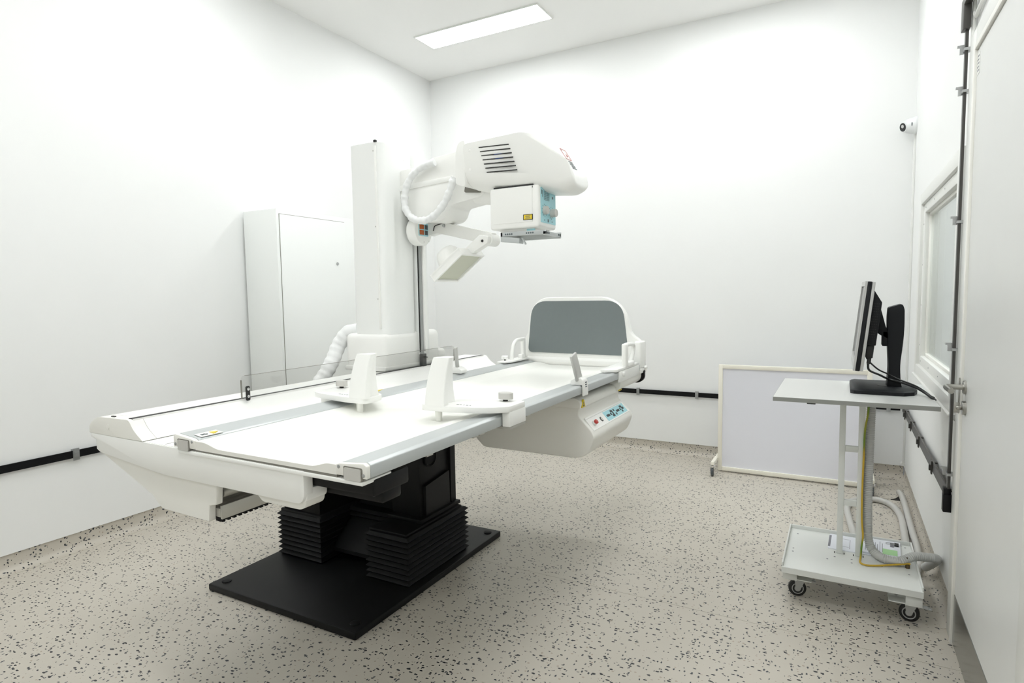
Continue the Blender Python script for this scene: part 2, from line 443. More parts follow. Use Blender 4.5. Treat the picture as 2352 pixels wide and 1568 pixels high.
# ------------------------------------------------------------------ grounding bars on the walls
gz0, gz1 = .523, .563
def clip(parent, c, along):
    x, y, z = c; m = MB()
    if along == 'x':
        m.box(x-.013, x+.013, y-.006, y, gz0-.014, gz1+.012).box(x-.013, x+.013, y, y+.02, gz1+.001, gz1+.008).box(x-.008, x+.010, y-.012, y-.006, gz0+.004, gz1-.008)
    else:
        s = 1 if x < -1 else -1
        m.box(min(x, x+s*.006), max(x, x+s*.006), y-.016, y+.016, gz0-.014, gz1+.012)
        m.box(min(x, x-s*.02), max(x, x-s*.02), y-.016, y+.016, gz1+.001, gz1+.008)
        m.box(min(x+s*.006, x+s*.014), max(x+s*.006, x+s*.014), y-.010, y+.010, gz0+.004, gz1-.008)
    return build('bar_clip', m, 'galv' if along == 'x' or x < -1 else 'dkgrey', parent)
g = thing('grounding_bar', (-1.7, YB-.01, gz0), 'black flat bar clipped along the back wall above the skirting', 'bar', 'wall grounding bars')
build('bar', MB().box(XL+.02, XR-.035, YB-.022, YB-.015, gz0, gz1), 'rail', g)
for x in (-3.2, -2.4, -1.60, -1.08, 0.33): clip(g, (x, YB-.022, 0), 'x')
g = thing('grounding_bar', (XL+.01, 2.0, gz0), 'black flat bar clipped along the left wall', 'bar', 'wall grounding bars')
build('bar', MB().box(XL+.012, XL+.019, YF+.05, YB-.03, gz0+.018, gz1+.02), 'rail', g)
gz0 += .018; gz1 += .02
for y in (0.6, 1.765, 2.6, 3.9, 4.7): clip(g, (XL+.019, y, 0), 'y')
gz0 -= .018; gz1 -= .02
g = thing('grounding_bar', (XR-.01, 4.0, gz0), 'dark grey flat bar clipped along the right wall below the window', 'bar', 'wall grounding bars')
build('bar', MB().box(XR-.024, XR-.018, 3.03, YB-.04, gz0, gz1+.012), 'dkgrey', g)
for y in (5.02, 4.62, 4.16, 3.58, 3.10): clip(g, (XR-.024, y, 0), 'y')

# vertical bar and white pipe beside the door
g = thing('grounding_bar', (XR-.01, 3.02, .50), 'dark vertical bar running up the wall between window and door', 'bar', 'wall grounding bars')
build('bar', MB().box(XR-.036, XR-.026, 3.008, 3.032, .52, 2.52), 'dkgrey', g)
build('bar', MB().box(XR-.036, XR-.026, 1.4, 3.008, 2.54, 2.58), 'dkgrey', g)
for z in (.655, 1.175, 1.69, 2.20, 2.36):
    build('bar_clip', MB().box(XR-.040, XR, 3.000, 3.040, z, z+.010).box(XR-.050, XR-.036, 3.030, 3.042, z-.004, z+.030).box(XR-.058, XR-.050, 3.030, 3.042, z+.022, z+.030), 'galv', g)
build('bar_joint', MB().box(XR-.048, XR-.022, 2.99, 3.045, 2.44, 2.56).box(XR-.048, XR-.022, 2.86, 2.99, 2.53, 2.60), 'dkgrey', g, bev=.003)
build('bar_joint', MB().box(XR-.048, XR-.022, 3.006, 3.050, .545, .60).box(XR-.050, XR-.018, 3.000, 3.035, .50, .575), 'rail', g, bev=.004)
build('conduit_pipe', MB().tube([(XR-.013, 3.002, .66), (XR-.013, 3.002, 2.40), (XR-.011, 2.965, 2.47), (XR-.011, 2.6, 2.485)], .0075, n=12), 'frame', None,
      label='thin white pipe beside the dark vertical bar next to the door', cat='pipe')

# cable duct in the far right corner
struct('trim_1', MB().box(XR-.014, XR, 5.225, 5.250, .13, 2.545).box(XR-.024, XR-.014, 5.228, 5.247, .13, .15), 'frame', bev=.003)

# ------------------------------------------------------------------ security camera
cc = Vector((XR, 5.215, 2.585))
t = thing('security_camera', (XR, 5.215, 2.525), 'small white round security camera mounted high on the right wall corner', 'camera')
build('mount', MB().lathe(cc, (-1, 0, 0), [(0, .061), (.012, .061), (.014, .059), (.060, .047), (.066, .044)]), 'camwhite', t)
hdv = Vector((-.80, -.52, -.22)).normalized()
hc = cc + Vector((-.058, 0, 0))
build('head', MB().lathe(hc - hdv*.035, hdv, [(0, .030), (.02, .040), (.055, .040), (.066, .036), (.068, .031)]), 'camwhite', t)
build('lens_window', MB().lathe(hc + hdv*.0325, hdv, [(0, .030), (.002, .029)]), 'screen', t)
build('lens', MB().lathe(hc + hdv*.0345 + Vector((0, 0, .006)), hdv, [(0, .013), (.003, .011)]), 'silver', t)
build('logo', MB().obox(cc + Vector((-.034, -.0555, 0)), (1, 0, 0), (0, -1, 0), (0, 0, 1), .003, .001, .011), 'print_', t)

# ------------------------------------------------------------------ electrical cabinet
cx0, cx1, cy0, cy1, cz1 = XL+.026, -3.476, 2.944, 3.70, 2.06
t = thing('electrical_cabinet', ((cx0+cx1)/2, 3.3, 0), 'tall white metal cabinet standing against the left wall', 'cabinet')
build('cabinet_body', MB().box(cx0, cx1, cy0, cy1, 0.0, cz1), 'cabinet', t, bev=.004)
build('door_gap', MB().box(cx1-.001, cx1+.0012, 2.966, 3.60, .10, 2.026), 'strip', t)
dr = build('cabinet_door', MB().box(cx1+.0005, cx1+.009, 2.969, 3.60, .103, 2.022), 'cabinet', t, bev=.002)
for z in (1.695, 1.05, .40):
    build('lock', MB().lathe((cx1+.009, 3.505, z), (1, 0, 0), [(0, .012), (.004, .012), (.005, .009)], n=14).box(cx1+.0135, cx1+.0150, 3.500, 3.510, z-.005, z+.005), 'galv', dr)

# ------------------------------------------------------------------ examination table (base, frame, tabletop, console)
T = thing('examination_table', (-2.22, 2.4, 0), 'white tilting x-ray examination table with a black base and long padded top', 'table')
YE, YT = 1.12, 3.45                        # foot end and head end of the top
bx0, bx1, by0, by1 = -2.71, -1.745, 1.785, 3.01
bp = build('base_plate', MB().box(bx0, bx1, by0, by1, 0, .035), 'black', T, bev=.008)
for x in (bx0+.06, bx1-.055):
    for y in (by0+.06, by1-.06):
        build('bolt_cover', MB().lathe((x, y, .034), (0, 0, 1), [(0, .023), (.004, .023), (.006, .019)]), 'bellow', bp)
# pleated bellows round the lifting columns
def offset_poly(pts, d):
    n = len(pts); out = []
    for i in range(n):
        a, p, b = Vector(pts[i-1]), Vector(pts[i]), Vector(pts[(i+1) % n])
        e0, e1 = (p-a).normalized(), (b-p).normalized()
        n0, n1 = Vector((e0.y, -e0.x)), Vector((e1.y, -e1.x))
        m = (n0 + n1); m = m / max(.3, m.dot(n0)); out.append(tuple(p + m*d))
    return out
def pleats(pts, z0, z1, n, d):
    m = MB(); L_ = []; k = len(pts)
    for i in range(2*n + 1):
        z = z0 + (z1 - z0) * i / (2*n)
        L_ += [(x, y, z) for x, y in offset_poly(pts, d if i % 2 else -d*.3)]
    fs = [tuple(range(k))[::-1], tuple(range(2*n*k, (2*n+1)*k))]
    for i in range(2*n):
        for j in range(k): fs.append((i*k+j, i*k+(j+1) % k, (i+1)*k+(j+1) % k, (i+1)*k+j))
    return m.add(L_, fs)
U = [(-2.67, 2.20), (-2.37, 2.20), (-2.37, 2.42), (-2.04, 2.42), (-2.04, 2.20), (-1.795, 2.20), (-1.795, 2.71), (-2.67, 2.71)]
build('bellows', pleats(U, .034, .275, 9, .012), 'bellow', T, ang=20)
# lifting columns
lm = MB().box(-2.655, -2.385, 2.215, 2.695, .27, .93)
build('lifting_column', lm, 'black', T, bev=.006)
rc = build('lifting_column', MB().box(-2.05, -1.865, 2.40, 2.70, .27, .94), 'black', T, bev=.006)
build('side_cover', MB().prism(round_poly([(2.425, .265), (2.64, .275), (2.635, .49), (2.425, .46)], .004), 'x', -1.866, -1.846), 'black', rc)
build('side_cover', MB().prism([(2.655, .255), (2.70, .255), (2.70, .66), (2.655, .66)], 'x', -1.866, -1.850), 'black', rc)
build('pivot_ring', MB().lathe((-1.866, 2.48, .60), (1, 0, 0), [(0, .052), (.016, .052), (.018, .046), (.010, .040), (.010, .02)]), 'bellow', rc)
build('column_foot', MB().box(-2.05, -1.815, 2.22, 2.70, .268, .284).box(-2.05, -1.83, 2.36, 2.715, .284, .305), 'bellow', rc, bev=.004)
build('column_foot', MB().box(-2.67, -2.37, 2.205, 2.70, .262, .288), 'bellow', T, bev=.004)
build('cross_member', MB().box(-2.385, -2.03, 2.52, 2.68, .20, .86).prism([(2.28, .08), (2.52, .20), (2.52, .30), (2.28, .10)], 'x', -2.37, -2.04), 'black', T)
gs = MB(); N_ = 46; prof = [(2.02, .93)]
for i in range(N_ + 1):
    a = math.radians(180 + 180 * i / N_)
    for rr, da in ((.36, -.6), (.375, -.3), (.375, .3), (.36, .6)):
        aa = a + math.radians(da * 180 / N_ * .8); prof.append((2.44 + rr*math.cos(aa), .93 + rr*math.sin(aa)))
prof.append((2.86, .93))
build('tilt_gear_sector', MB().prism(prof, 'x', -2.14, -2.09), 'black', T)
# carriage block under the top
build('carriage_beam', MB().box(-1.62, -1.045, 1.155, 1.30, .914, .962).box(-1.60, -1.065, 1.21, 1.29, .876, .914), 'black', T, bev=.008)
build('carriage_frame', MB().box(-2.33, -1.50, 2.12, 2.80, .850, .945), 'black', T, bev=.01)
# long frame beams under the top
fb = build('frame_beam', MB().box(-1.98, -1.72, 1.155, 3.42, .79, .868).prism([(-1.96, .755), (-1.70, .755), (-1.70, .79), (-1.96, .79)], 'y', 1.155, 3.40), 'alu2', T, bev=.003)
build('guide_rail', MB().box(-1.70, -1.672, 1.155, 3.40, .757, .785).box(-1.672, -1.664, 1.155, 3.40, .752, .795), 'alu2', fb, bev=.001)
build('guide_tube', MB().cyl((-1.672, 1.16, .835), (-1.672, 3.35, .835), .017), 'alu2', fb)
rk = []; n_t = 110
for i in range(n_t):
    y = 1.158 + i * .020
    rk += [(y, .742), (y+.010, .742), (y+.010, .750), (y+.020, .750)]
build('toothed_rack', MB().prism([(1.158, .756)] + rk + [(1.158 + n_t*.020, .756)], 'x', -1.70, -1.668), 'bellow', fb)
# end cross-beam and its slanted end plate
cb = build('end_beam', MB().prism(round_poly([(-2.318, .968), (-2.318, .955), (-2.285, .948), (-2.285, .915), (-2.265, .905), (-1.90, .872), (-1.262, .872), (-1.262, .9655)],
          [.001, .001, .001, .001, .01, .05, .035, .003], 6), 'y', YE, 1.152), 'white', T, bev=.006)
build('lower_tray', MB().prism(round_poly([(-1.50, .90), (-1.46, .862), (-1.445, .850), (-1.29, .850), (-1.270, .862), (-1.266, .90)], .012, 4), 'y', YE+.012, 1.20), 'cream', cb, bev=.01, seg=3)
build('beam_rear', MB().prism(round_poly([(-1.60, .873), (-1.263, .873), (-1.263, .912), (-1.60, .912)], [0, .03, .004, 0], 5), 'y', 1.13, 1.205), 'white', cb, bev=.012, seg=3)
build('end_plate', MB().prism([(-2.268, .905), (-2.26, .892), (-1.985, .788), (-1.965, .770), (-1.936, .7505), (-1.695, .7475), (-1.690, .799), (-1.657, .806), (-1.650, .868), (-1.66, .880), (-2.1, .90)], 'y', YE+.012, 1.155,
      [(-2.268, .905), (-2.26, .892), (-1.985, .788), (-1.965, .770), (-1.936, .7505), (-1.695, .7475), (-1.690, .799), (-1.657, .806), (-1.650, .868), (-1.66, .880), (-2.1, .90)]), 'cream', T, bev=.002, seg=1)
build('end_hatch', MB().box(-1.998, -1.845, YE+.004, YE+.07, .9665, .9685), 'white', T)
for x in (-2.000, -1.900): build('hatch_seam', MB().box(x, x+.0024, YE+.012, YE+.085, .9684, .9692), 'strip', T)
build('shelf', MB().box(-2.02, -1.80, YE+.002, 3.42, .955, .967), 'white', T)
# long side housing with the slot in which the column travels
hump = round_poly([(-2.325, .9688), (-2.325, .995), (-2.275, 1.030), (-2.078, 1.034), (-2.052, 1.000), (-2.002, .9688)], [.002, .04, .05, .012, .06, .004], 5)
sh = build('side_housing', MB().prism(hump, 'y', 1.168, 3.43, [(x, z if z < .97 else .9688 + (z-.9688)*.98) for x, z in hump]), 'white', T)
build('housing_end_cap', MB().prism(hump, 'y', YE, 1.1665), 'cream', sh, bev=.006, seg=3)
screw(sh, (-2.205, YE, .999), (0, -1, 0), .010, 'cream')
build('cap_hole', MB().box(-2.21, -2.19, 1.135, 1.142, 1.030, 1.0345), 'slit', sh)
build('slot', MB().box(-2.103, -2.082, 1.135, 3.40, 1.028, 1.0356), 'slit', sh)
build('slot_lip', MB().box(-2.080, -2.076, 1.135, 3.40, 1.028, 1.0348), 'white', sh)
# floating tabletop
tp = [(-1.727, .972), (-1.14, .972), (-1.14, .9985)]
for i in range(9):
    s = i / 8; tp.append((-1.165 - .07*s, .9985 - .0145*(s*s*(3-2*s))))
for i in range(9):
    s = i / 8; tp.append((-1.607 - .085*s, .984 + .0145*(s*s*(3-2*s))))
tp.append((-1.727, .9985))
tt = build('tabletop', MB().prism(tp, 'y', 1.132, YT), 'top', T)
build('end_board', MB().prism(tp, 'y', YE+.001, 1.1315), 'cream', tt)
build('edge_strip', MB().box(-1.727, -1.14, YE+.002, 1.14, .9645, .9715), 'strip', tt)
build('end_lip', MB().box(-1.806, -1.048, YE-.004, 1.228, .9545, .9645), 'white', tt, bev=.0015)
railL = [(-1.832, .973), (-1.832, 1.006), (-1.822, 1.013), (-1.74, 1.0045), (-1.727, 1.0005), (-1.727, .973)]
railR = [(-1.14, .973), (-1.14, 1.0005), (-1.127, 1.0045), (-1.045, 1.013), (-1.034, 1.006), (-1.034, .973)]
rl = build('side_rail', MB().prism(railL, 'y', 1.134, YT), 'alu', tt, bev=.002)
rr_ = build('side_rail', MB().prism(railR, 'y', 1.134, YT), 'alu', tt, bev=.002)
for rail, pf, x0, x1, xo in ((rl, railL, -1.832, -1.727, -1.81), (rr_, railR, -1.14, -1.034, -1.05)):
    cap = build('rail_end_cap', MB().prism(pf, 'y', YE-.002, 1.1335), 'cream', rail, bev=.003)
    a, b = (x0+.027, x0+.078) if rail is rl else (x0+.032, x1-.018)
    build('cap_block', MB().prism(rrect(a, b, .9655, .9975, .004), 'y', YE-.006, YE+.004), 'knob', cap)
    fr = rrect(a-.004, b+.004, .9655, 1.0005, .005)
    build('cap_recess', MB().prism(fr, 'y', YE-.0032, YE+.002), 'strip', cap)
    for (sx, sz) in ((x0+.011, .982 if rail is rl else .996), (x1-.011, .996 if rail is rl else .982)):
        screw(cap, (sx, YE-.002, sz), (0, -1, 0), .005)
st = build('warning_sticker', MB().obox((-1.752, 1.185, 1.0077), (0, 1, 0), (1, 0, -.105), (.105, 0, 1), .038, .019, .0004), 'frame', rl)
build('warning_triangle', MB().prism([(-1.767, 1.193), (-1.737, 1.193), (-1.752, 1.218)], 'z', 1.0062, 1.0094), 'yellow', st)
build('warning_mark', MB().obox((-1.752, 1.168, 1.008), (.6, 1, 0), (1, -.6, 0), (0, 0, 1), .011, .003, .0009).obox((-1.752, 1.166, 1.008), (-.7, 1, 0), (1, .7, 0), (0, 0, 1), .009, .0025, .0009), 'print_', st)
wt = build('warning_sticker', MB().prism([(-1.829, 2.03), (-1.800, 2.03), (-1.815, 2.085)], 'z', 1.0095, 1.0136), 'yellow', rl)
for y in (1.62, 1.66, 2.0, 1.37):
    build('rail_clip', MB().box(-1.046, -1.036, y, y+.03, .969, .974), 'alu2', rr_)
build('head_end_bracket', MB().prism(round_poly([(-1.17, .972), (-1.17, .90), (-1.06, .90), (-1.035, .925), (-1.035, .972)], [0, .02, .02, .02, 0], 4), 'y', 3.10, 3.49), 'cream', tt, bev=.008)
build('head_end_plate', MB().prism(round_poly([(-1.80, .97), (-1.80, .895), (-1.05, .895), (-1.02, .92), (-1.02, .97)], [0, .02, .03, .02, 0], 4), 'y', 3.49, 3.515), 'black', tt)

# control console on the spot-film unit
prof = round_poly([(-1.62, .925), (-1.665, .700), (-1.61, .648), (-1.085, .648), (-1.03, .675), (-1.0, .755), (-1.015, .785), (-1.060, .830), (-1.082, .850), (-1.080, .885), (-1.072, .890), (-1.072, .920), (-1.09, .936), (-1.33, .936)],
                  [.01, .01, .02, .06, .06, .03, .006, .006, .02, .004, .006, .02, .02, .01], 4)
co = build('control_console', MB().prism(prof, 'y', 2.615, 3.20), 'cream', T, bev=.022, seg=3)
build('console_lip', MB().prism(round_poly([(-1.33, .891), (-1.064, .891), (-1.060, .922), (-1.086, .941), (-1.33, .941)], [0, .006, .016, .02, 0], 5), 'y', 2.595, 3.19), 'cream', co, bev=.008, seg=3)
# sloping control panel
pa, pb = Vector((-1.058, 0, .830)), Vector((-1.014, 0, .782))
pu = (pb - pa).normalized(); pn = Vector((-pu.z, 0, pu.x)) * 1.0
if pn.x < 0: pn = -pn
pc = (pa + pb) / 2
def on_panel(y, s): return pc + pu*s + Vector((0, y, 0)) + pn*.0015
pw = (pb - pa).length / 2
pl = build('control_panel', MB().obox(on_panel(2.91, 0), pu, (0, 1, 0), pn, pw, .268, .0012), 'white', co)
build('panel_ledge', MB().obox(pc - pu*(pw+.004) + Vector((0, 2.91, 0)) + pn*.002, pu, (0, 1, 0), pn, .005, .27, .004), 'white', co, bev=.002)
kp = build('key_panel', MB().obox(on_panel(3.01, 0) + pn*.001, pu, (0, 1, 0), pn, pw*.82, .150, .0012), 'blue', pl)
keys = [(-.125, 0), (-.110, 0), (-.095, 0), (-.070, 0), (-.055, -.013), (-.055, .013), (-.040, 0), (-.040, .013), (-.010, -.012), (-.005, .012), (.02, 0), (.035, 0), (.05, 0), (.075, 0), (.09, -.013), (.09, .013), (.105, 0), (.12, .0), (-.04, -.013), (.105, -.012)]
for (y, s) in keys:
    build('key', MB().obox(on_panel(3.01 + y, s) + pn*.0028, pu, (0, 1, 0), pn, .0062, .0062, .001), 'key', kp)
bt = on_panel(2.80, 0)
build('push_button', MB().lathe(bt, pn, [(0, .013), (.003, .013), (.0035, .010)], n=18), 'slit', pl)
build('push_button_cap', MB().lathe(bt + pn*.0032, pn, [(0, .009), (.002, .0085)], n=18), 'knob', pl)
bt = on_panel(2.69, .002)
es = build('stop_button', MB().lathe(bt, pn, [(0, .013), (.010, .013), (.012, .011)], n=18), 'frame', pl)
build('stop_cap', MB().lathe(bt + pn*.011, pn, [(0, .009), (.006, .0115), (.012, .0115), (.014, .009)], n=18), 'red', es)
for y, x in ((2.628, -1.058), (3.165, -1.058)):
    ws = build('warning_sticker', MB().prism([(y-.022, .896), (y+.022, .896), (y+.004, .932), (y-.004, .932)], 'x', -1.066, -1.0585), 'yellow', co)
    build('warning_mark', MB().box(-1.059, -1.0578, y-.007, y+.007, .900, .908).box(-1.059, -1.0578, y-.003, y+.003, .910, .922), 'print_', ws)

# ------------------------------------------------------------------ x-ray tube stand riding on the table
X = thing('xray_tube_stand', (-2.24, 2.68, 1.035), 'white column with an arm carrying the x-ray tube head over the table', 'x-ray stand')
PD = build('pedestal', MB().box(-2.39, -2.104, 2.45, 2.94, 1.036, 1.235), 'white', X, bev=.028, seg=4)
build('pedestal_flange', MB().box(-2.36, -2.11, 2.93, 3.02, 1.036, 1.12), 'white', X, bev=.03, seg=4)
build('pedestal_foot', MB().box(-2.39, -2.100, 2.44, 2.95, 1.0355, 1.06), 'white', X, bev=.006)
C1 = build('column', MB().prism(round_poly([(-2.318, 2.465), (-2.112, 2.465), (-2.112, 2.715), (-2.318, 2.715)], [.012, .045, .004, .004], 6), 'z', 1.20, 2.232), 'column', X, ang=30)
build('column_cap', MB().prism(round_poly([(-2.312, 2.470), (-2.150, 2.470), (-2.118, 2.51), (-2.118, 2.712), (-2.312, 2.712)], [.012, .01, .01, .004, .004], 4), 'z', 2.232, 2.236), 'column', C1)
build('cover_strip', MB().box(-2.152, -2.139, 2.4615, 2.4665, 1.26, 2.215), 'white', C1, bev=.001)
build('cover_notch', MB().box(-2.152, -2.139, 2.461, 2.474, 2.2325, 2.244), 'slit', C1)
for z in (1.42, 1.80, 2.19): screw(C1, (-2.158, 2.465, z), (0, -1, 0), .004, 'knob')
screw(C1, (-2.112, 2.66, 2.17), (1, 0, 0), .007, 'white')
build('rear_column', MB().box(-2.30, -2.10, 2.735, 2.83, 1.10, 2.252), 'column', X, bev=.004)
# dark guide bar going down into the slot
GB = build('guide_bar', MB().box(-2.094, -2.080, 2.738, 2.750, 1.10, 1.72), 'galv', X)
build('guide_bar_strip', MB().box(-2.0985, -2.093, 2.7355, 2.742, 1.115, 1.72), 'slit', GB)
build('guide_bar_cover', MB().box(-2.088, -2.068, 2.751, 2.775, 1.12, 1.72), 'white', X, bev=.003)
build('guide_foot', MB().box(-2.098, -2.074, 2.732, 2.765, 1.034, 1.105).box(-2.09, -2.05, 2.742, 2.748, 1.085, 1.089), 'slit', X, bev=.002)
# carriage and arm
AY0, AY1 = 2.62, 2.82
CA = build('arm_upper_cover', MB().prism(round_poly([(-2.112, 2.018), (-2.112, 2.108), (-1.93, 2.118), (-1.90, 2.150), (-1.72, 2.165), (-1.66, 2.14), (-1.66, 2.035), (-1.74, 2.03)], [.002, .018, .03, .03, .01, .01, .01, .01], 5), 'y', AY0, AY1), 'white', X, bev=.008, seg=3)
CL = build('arm_lower_cover', MB().prism(round_poly([(-2.112, 2.016), (-2.115, 1.90), (-2.06, 1.846), (-2.00, 1.832), (-1.88, 1.820), (-1.815, 1.836), (-1.790, 1.90), (-1.62, 1.925), (-1.585, 1.945), (-1.585, 1.99), (-1.66, 2.030)],
     [.004, .10, .06, .05, .05, .07, .02, .03, .03, .02, .01], 6), 'y', AY0+.004, AY1-.002), 'white', X, bev=.014, seg=3)
build('arm_band', MB().prism([(-2.118, 2.000), (-2.118, 2.026), (-1.765, 2.046), (-1.765, 2.022)], 'y', AY0-.004, AY0+.006), 'white', CA, bev=.001)
for x, z in ((-2.085, 2.020), (-2.085, 2.007), (-1.775, 2.041), (-1.775, 2.029)):
    build('band_screw', MB().lathe((x, AY0-.004, z), (0, -1, 0), [(0, .0028), (.001, .0025)], n=8), 'print_', CA)
build('arm_socket', MB().prism(round_poly([(-1.70, 1.955), (-1.60, 1.945), (-1.60, 1.975), (-1.69, 2.00)], .01), 'y', AY0-.002, AY0+.006), 'strip', CL)
build('side_slit', MB().box(-2.116, -2.113, AY0+.004, AY0+.012, 2.03, 2.098), 'slit', CA)
# tube head
HY0, HY1 = 2.50, 2.86
hp = round_poly([(-1.625, 1.955), (-1.625, 2.180), (-1.29, 2.196), (-1.205, 2.160), (-1.092, 1.985), (-1.080, 1.925), (-1.13, 1.900), (-1.24, 1.912), (-1.45, 1.925)], [.02, .02, .10, .05, .02, .02, .04, .1, .05], 6)
NY = 14; hm = MB(); L_ = []; nh = len(hp); yc_ = (HY0 + HY1) / 2
for i in range(NY + 1):
    q = -1 + 2 * i / NY; edge = max(0, (abs(q) - .80) / .20); ins = .020 * (1 - math.sqrt(max(0, 1 - edge * edge)))
    eb = max(0, (abs(q) - .3) / .7); belly = .075 * (1 - math.sqrt(max(0, 1 - eb * eb)))
    for x, z in hp:
        k_ = 1.0 if x < -1.32 else 1 - .46 * ((x + 1.32) / .24) ** 1.3
        zz = z - ins if z > 2.05 else z + belly * (1 - .5 * max(0, (x + 1.25) / .17))
        xx = x - ins * .6 * max(0, (x + 1.3) / .22)
        L_.append((xx, yc_ + q * (HY1 - HY0) / 2 * k_, zz))
fs = [tuple(range(nh))[::-1], tuple(range(NY * nh, (NY + 1) * nh))]
for i in range(NY):
    for j in range(nh): fs.append((i*nh+j, i*nh+(j+1) % nh, (i+1)*nh+(j+1) % nh, (i+1)*nh+j))
H = build('tube_head', hm.add(L_, fs), 'white', X, bev=0, ang=50)
build('tube_collar', MB().prism(round_poly([(-1.672, 1.975), (-1.672, 2.115), (-1.655, 2.172), (-1.618, 2.180), (-1.618, 1.958)], [.01, .02, .02, .01, .01], 4), 'y', HY0+.002, HY1-.004), 'white', H, bev=.012, seg=3)
build('tube_neck', MB().cyl((-1.66, 2.69, 1.955), (-1.50, 2.69, 1.935), .055, .055, 24), 'white', H)
for i in range(7):
    s = i / 6
    xa, xb = -1.535 + s*.042, -1.372 + s*.042
    za, zb = 2.1334 - s*.1208, 2.1278 - s*.1207
    build('vent_slot', MB().prism([(xa, za-.0022), (xb, zb-.0022), (xb, zb+.0022), (xa, za+.0022)], 'y', HY0-.0006, HY0+.004), 'slit', H)
    if i in (2, 3): build('vent_inside', MB().box(xa+.07, xa+.11, HY0-.0009, HY0+.003, (za+zb)/2-.0014, (za+zb)/2+.0014), 'navy', H)
for z in (2.125, 2.035): screw(H, (-1.585, HY0, z), (0, -1, 0), .0075, 'white')
# printed label on the sloping nose
na, nb = Vector((-1.190, 0, 2.1368)), Vector((-1.096, 0, 1.9912))
nu = (nb - na).normalized(); nn = Vector((-nu.z, 0, nu.x)); nn = nn if nn.x > 0 else -nn
def on_nose(s, y): return na + nu*(s + .022) + Vector((0, y, 0)) + nn*.002
lb = MB()
for (s, y, hs, hy_) in ((.012, 2.66, .001, .032), (.072, 2.66, .001, .032), (.042, 2.628, .030, .001), (.042, 2.692, .030, .001)):
    lb.obox(on_nose(s, y), nu, (0, 1, 0), nn, hs, hy_, .0008)
lb.obox(on_nose(.045, 2.668), nu + Vector((0, .5, 0)), Vector((0, 1, 0)) - nu*.5, nn, .009, .0012, .0008)
lb.obox(on_nose(.052, 2.660), nu + Vector((0, -.6, 0)), Vector((0, 1, 0)) + nu*.6, nn, .007, .0012, .0008)
build('warning_label', lb, 'redink', H)
lb = MB()
for i in range(5): lb.obox(on_nose(.086 + i*.010, 2.660), nu, (0, 1, 0), nn, .0012, .026 - .004*(i % 2), .0008)
build('label_text', lb, 'print_', H)
# collimator
KX0, KX1, KY0, KY1, KZ0, KZ1 = -1.495, -1.235, 2.525, 2.722, 1.742, 1.937
K = build('collimator', MB().box(KX0, KX1, KY0, KY1, KZ0, KZ1), 'white', X, bev=.012, seg=3)
build('collimator_cover', MB().box(KX0+.018, KX1-.030, KY0-.003, KY0+.01, KZ0+.026, KZ1-.004), 'white', K, bev=.0015)
build('mounting_plate', MB().box(KX0+.02, KX1-.03, KY0+.006, KY1-.01, KZ1-.002, KZ1+.005), 'slit', K)
build('corner_notch', MB().box(KX1-.034, KX1-.028, KY0-.002, KY0+.006, KZ1-.014, KZ1-.005), 'slit', K)
ls = build('laser_label', MB().box(-1.312, -1.262, KY0-.0042, KY0-.0028, 1.777, 1.803), 'slit', K)
build('label_face', MB().box(-1.308, -1.266, KY0-.005, KY0-.004, 1.780, 1.800), 'yellow', ls)
lx = MB()
for i in range(4): lx.box(-1.301 + .003*(i % 2), -1.273 - .002*(i % 3), KY0-.0054, KY0-.0048, 1.783 + i*.004, 1.7848 + i*.004)
build('label_print', lx, 'print_', ls)
px = KX1
kb = build('control_face', MB().box(px-.001, px+.0018, KY0+.024, KY1-.010, KZ0+.024, KZ1-.010), 'blue', K)
gm = MB()
for i in range(7): gm.box(px+.0017, px+.0024, 2.585 + i*.009, 2.5865 + i*.009, 1.872, 1.912)
for i in range(6): gm.box(px+.0017, px+.0024, 2.585, 2.640, 1.872 + i*.008, 1.8732 + i*.008)
build('format_table', gm, 'print_', kb)
gm = MB().box(px+.0017, px+.0024, 2.556, 2.562, 1.896, 1.916).box(px+.0017, px+.0024, 2.566, 2.570, 1.884, 1.914).box(px+.0017, px+.0024, 2.672, 2.684, 1.886, 1.897)
for k_, (y, z) in enumerate(((2.588, 1.824), (2.662, 1.818))):
    for i in range(9):
        a = math.radians(60 + i * 36)
        gm.obox((px+.002, y + .027*math.cos(a), z + .027*math.sin(a)), (1, 0, 0), (0, math.cos(a), math.sin(a)), (0, -math.sin(a), math.cos(a)), .0006, .003, .0008)
gm.box(px+.0017, px+.0024, 2.622, 2.632, 1.772, 1.786).box(px+.0017, px+.0024, 2.585, 2.590, 1.776, 1.782).box(px+.0017, px+.0024, 2.668, 2.673, 1.774, 1.780)
build('printed_scale', gm, 'print_', kb)
build('collimator_knob', MB().lathe((px+.002, 2.588, 1.824), (1, 0, 0), [(0, .021), (.016, .019), (.018, .017)], n=24), 'knob', kb)
build('collimator_knob', MB().lathe((px+.002, 2.662, 1.818), (1, 0, 0), [(0, .020), (.026, .019), (.028, .017)], n=24), 'knob', kb)
AT = build('accessory_rail', MB().box(KX0+.045, KX1-.03, KY0+.02, KY1-.01, 1.728, 1.744), 'white', K, bev=.002)
build('rail_tag', MB().box(-1.305, -1.262, KY0+.018, KY0+.0205, 1.7295, 1.7385), 'blue', AT)
ar = MB().box(-1.44, -1.43, KY0+.005, KY1-.02, 1.690, 1.728).box(-1.44, -1.20, KY0+.005, KY0+.016, 1.708, 1.728).box(-1.44, -1.20, KY1-.03, KY1-.02, 1.700, 1.728).box(-1.215, -1.20, KY0+.005, KY1-.02, 1.705, 1.722)
build('accessory_frame', ar, 'alu', AT, bev=.001)
hl = MB()
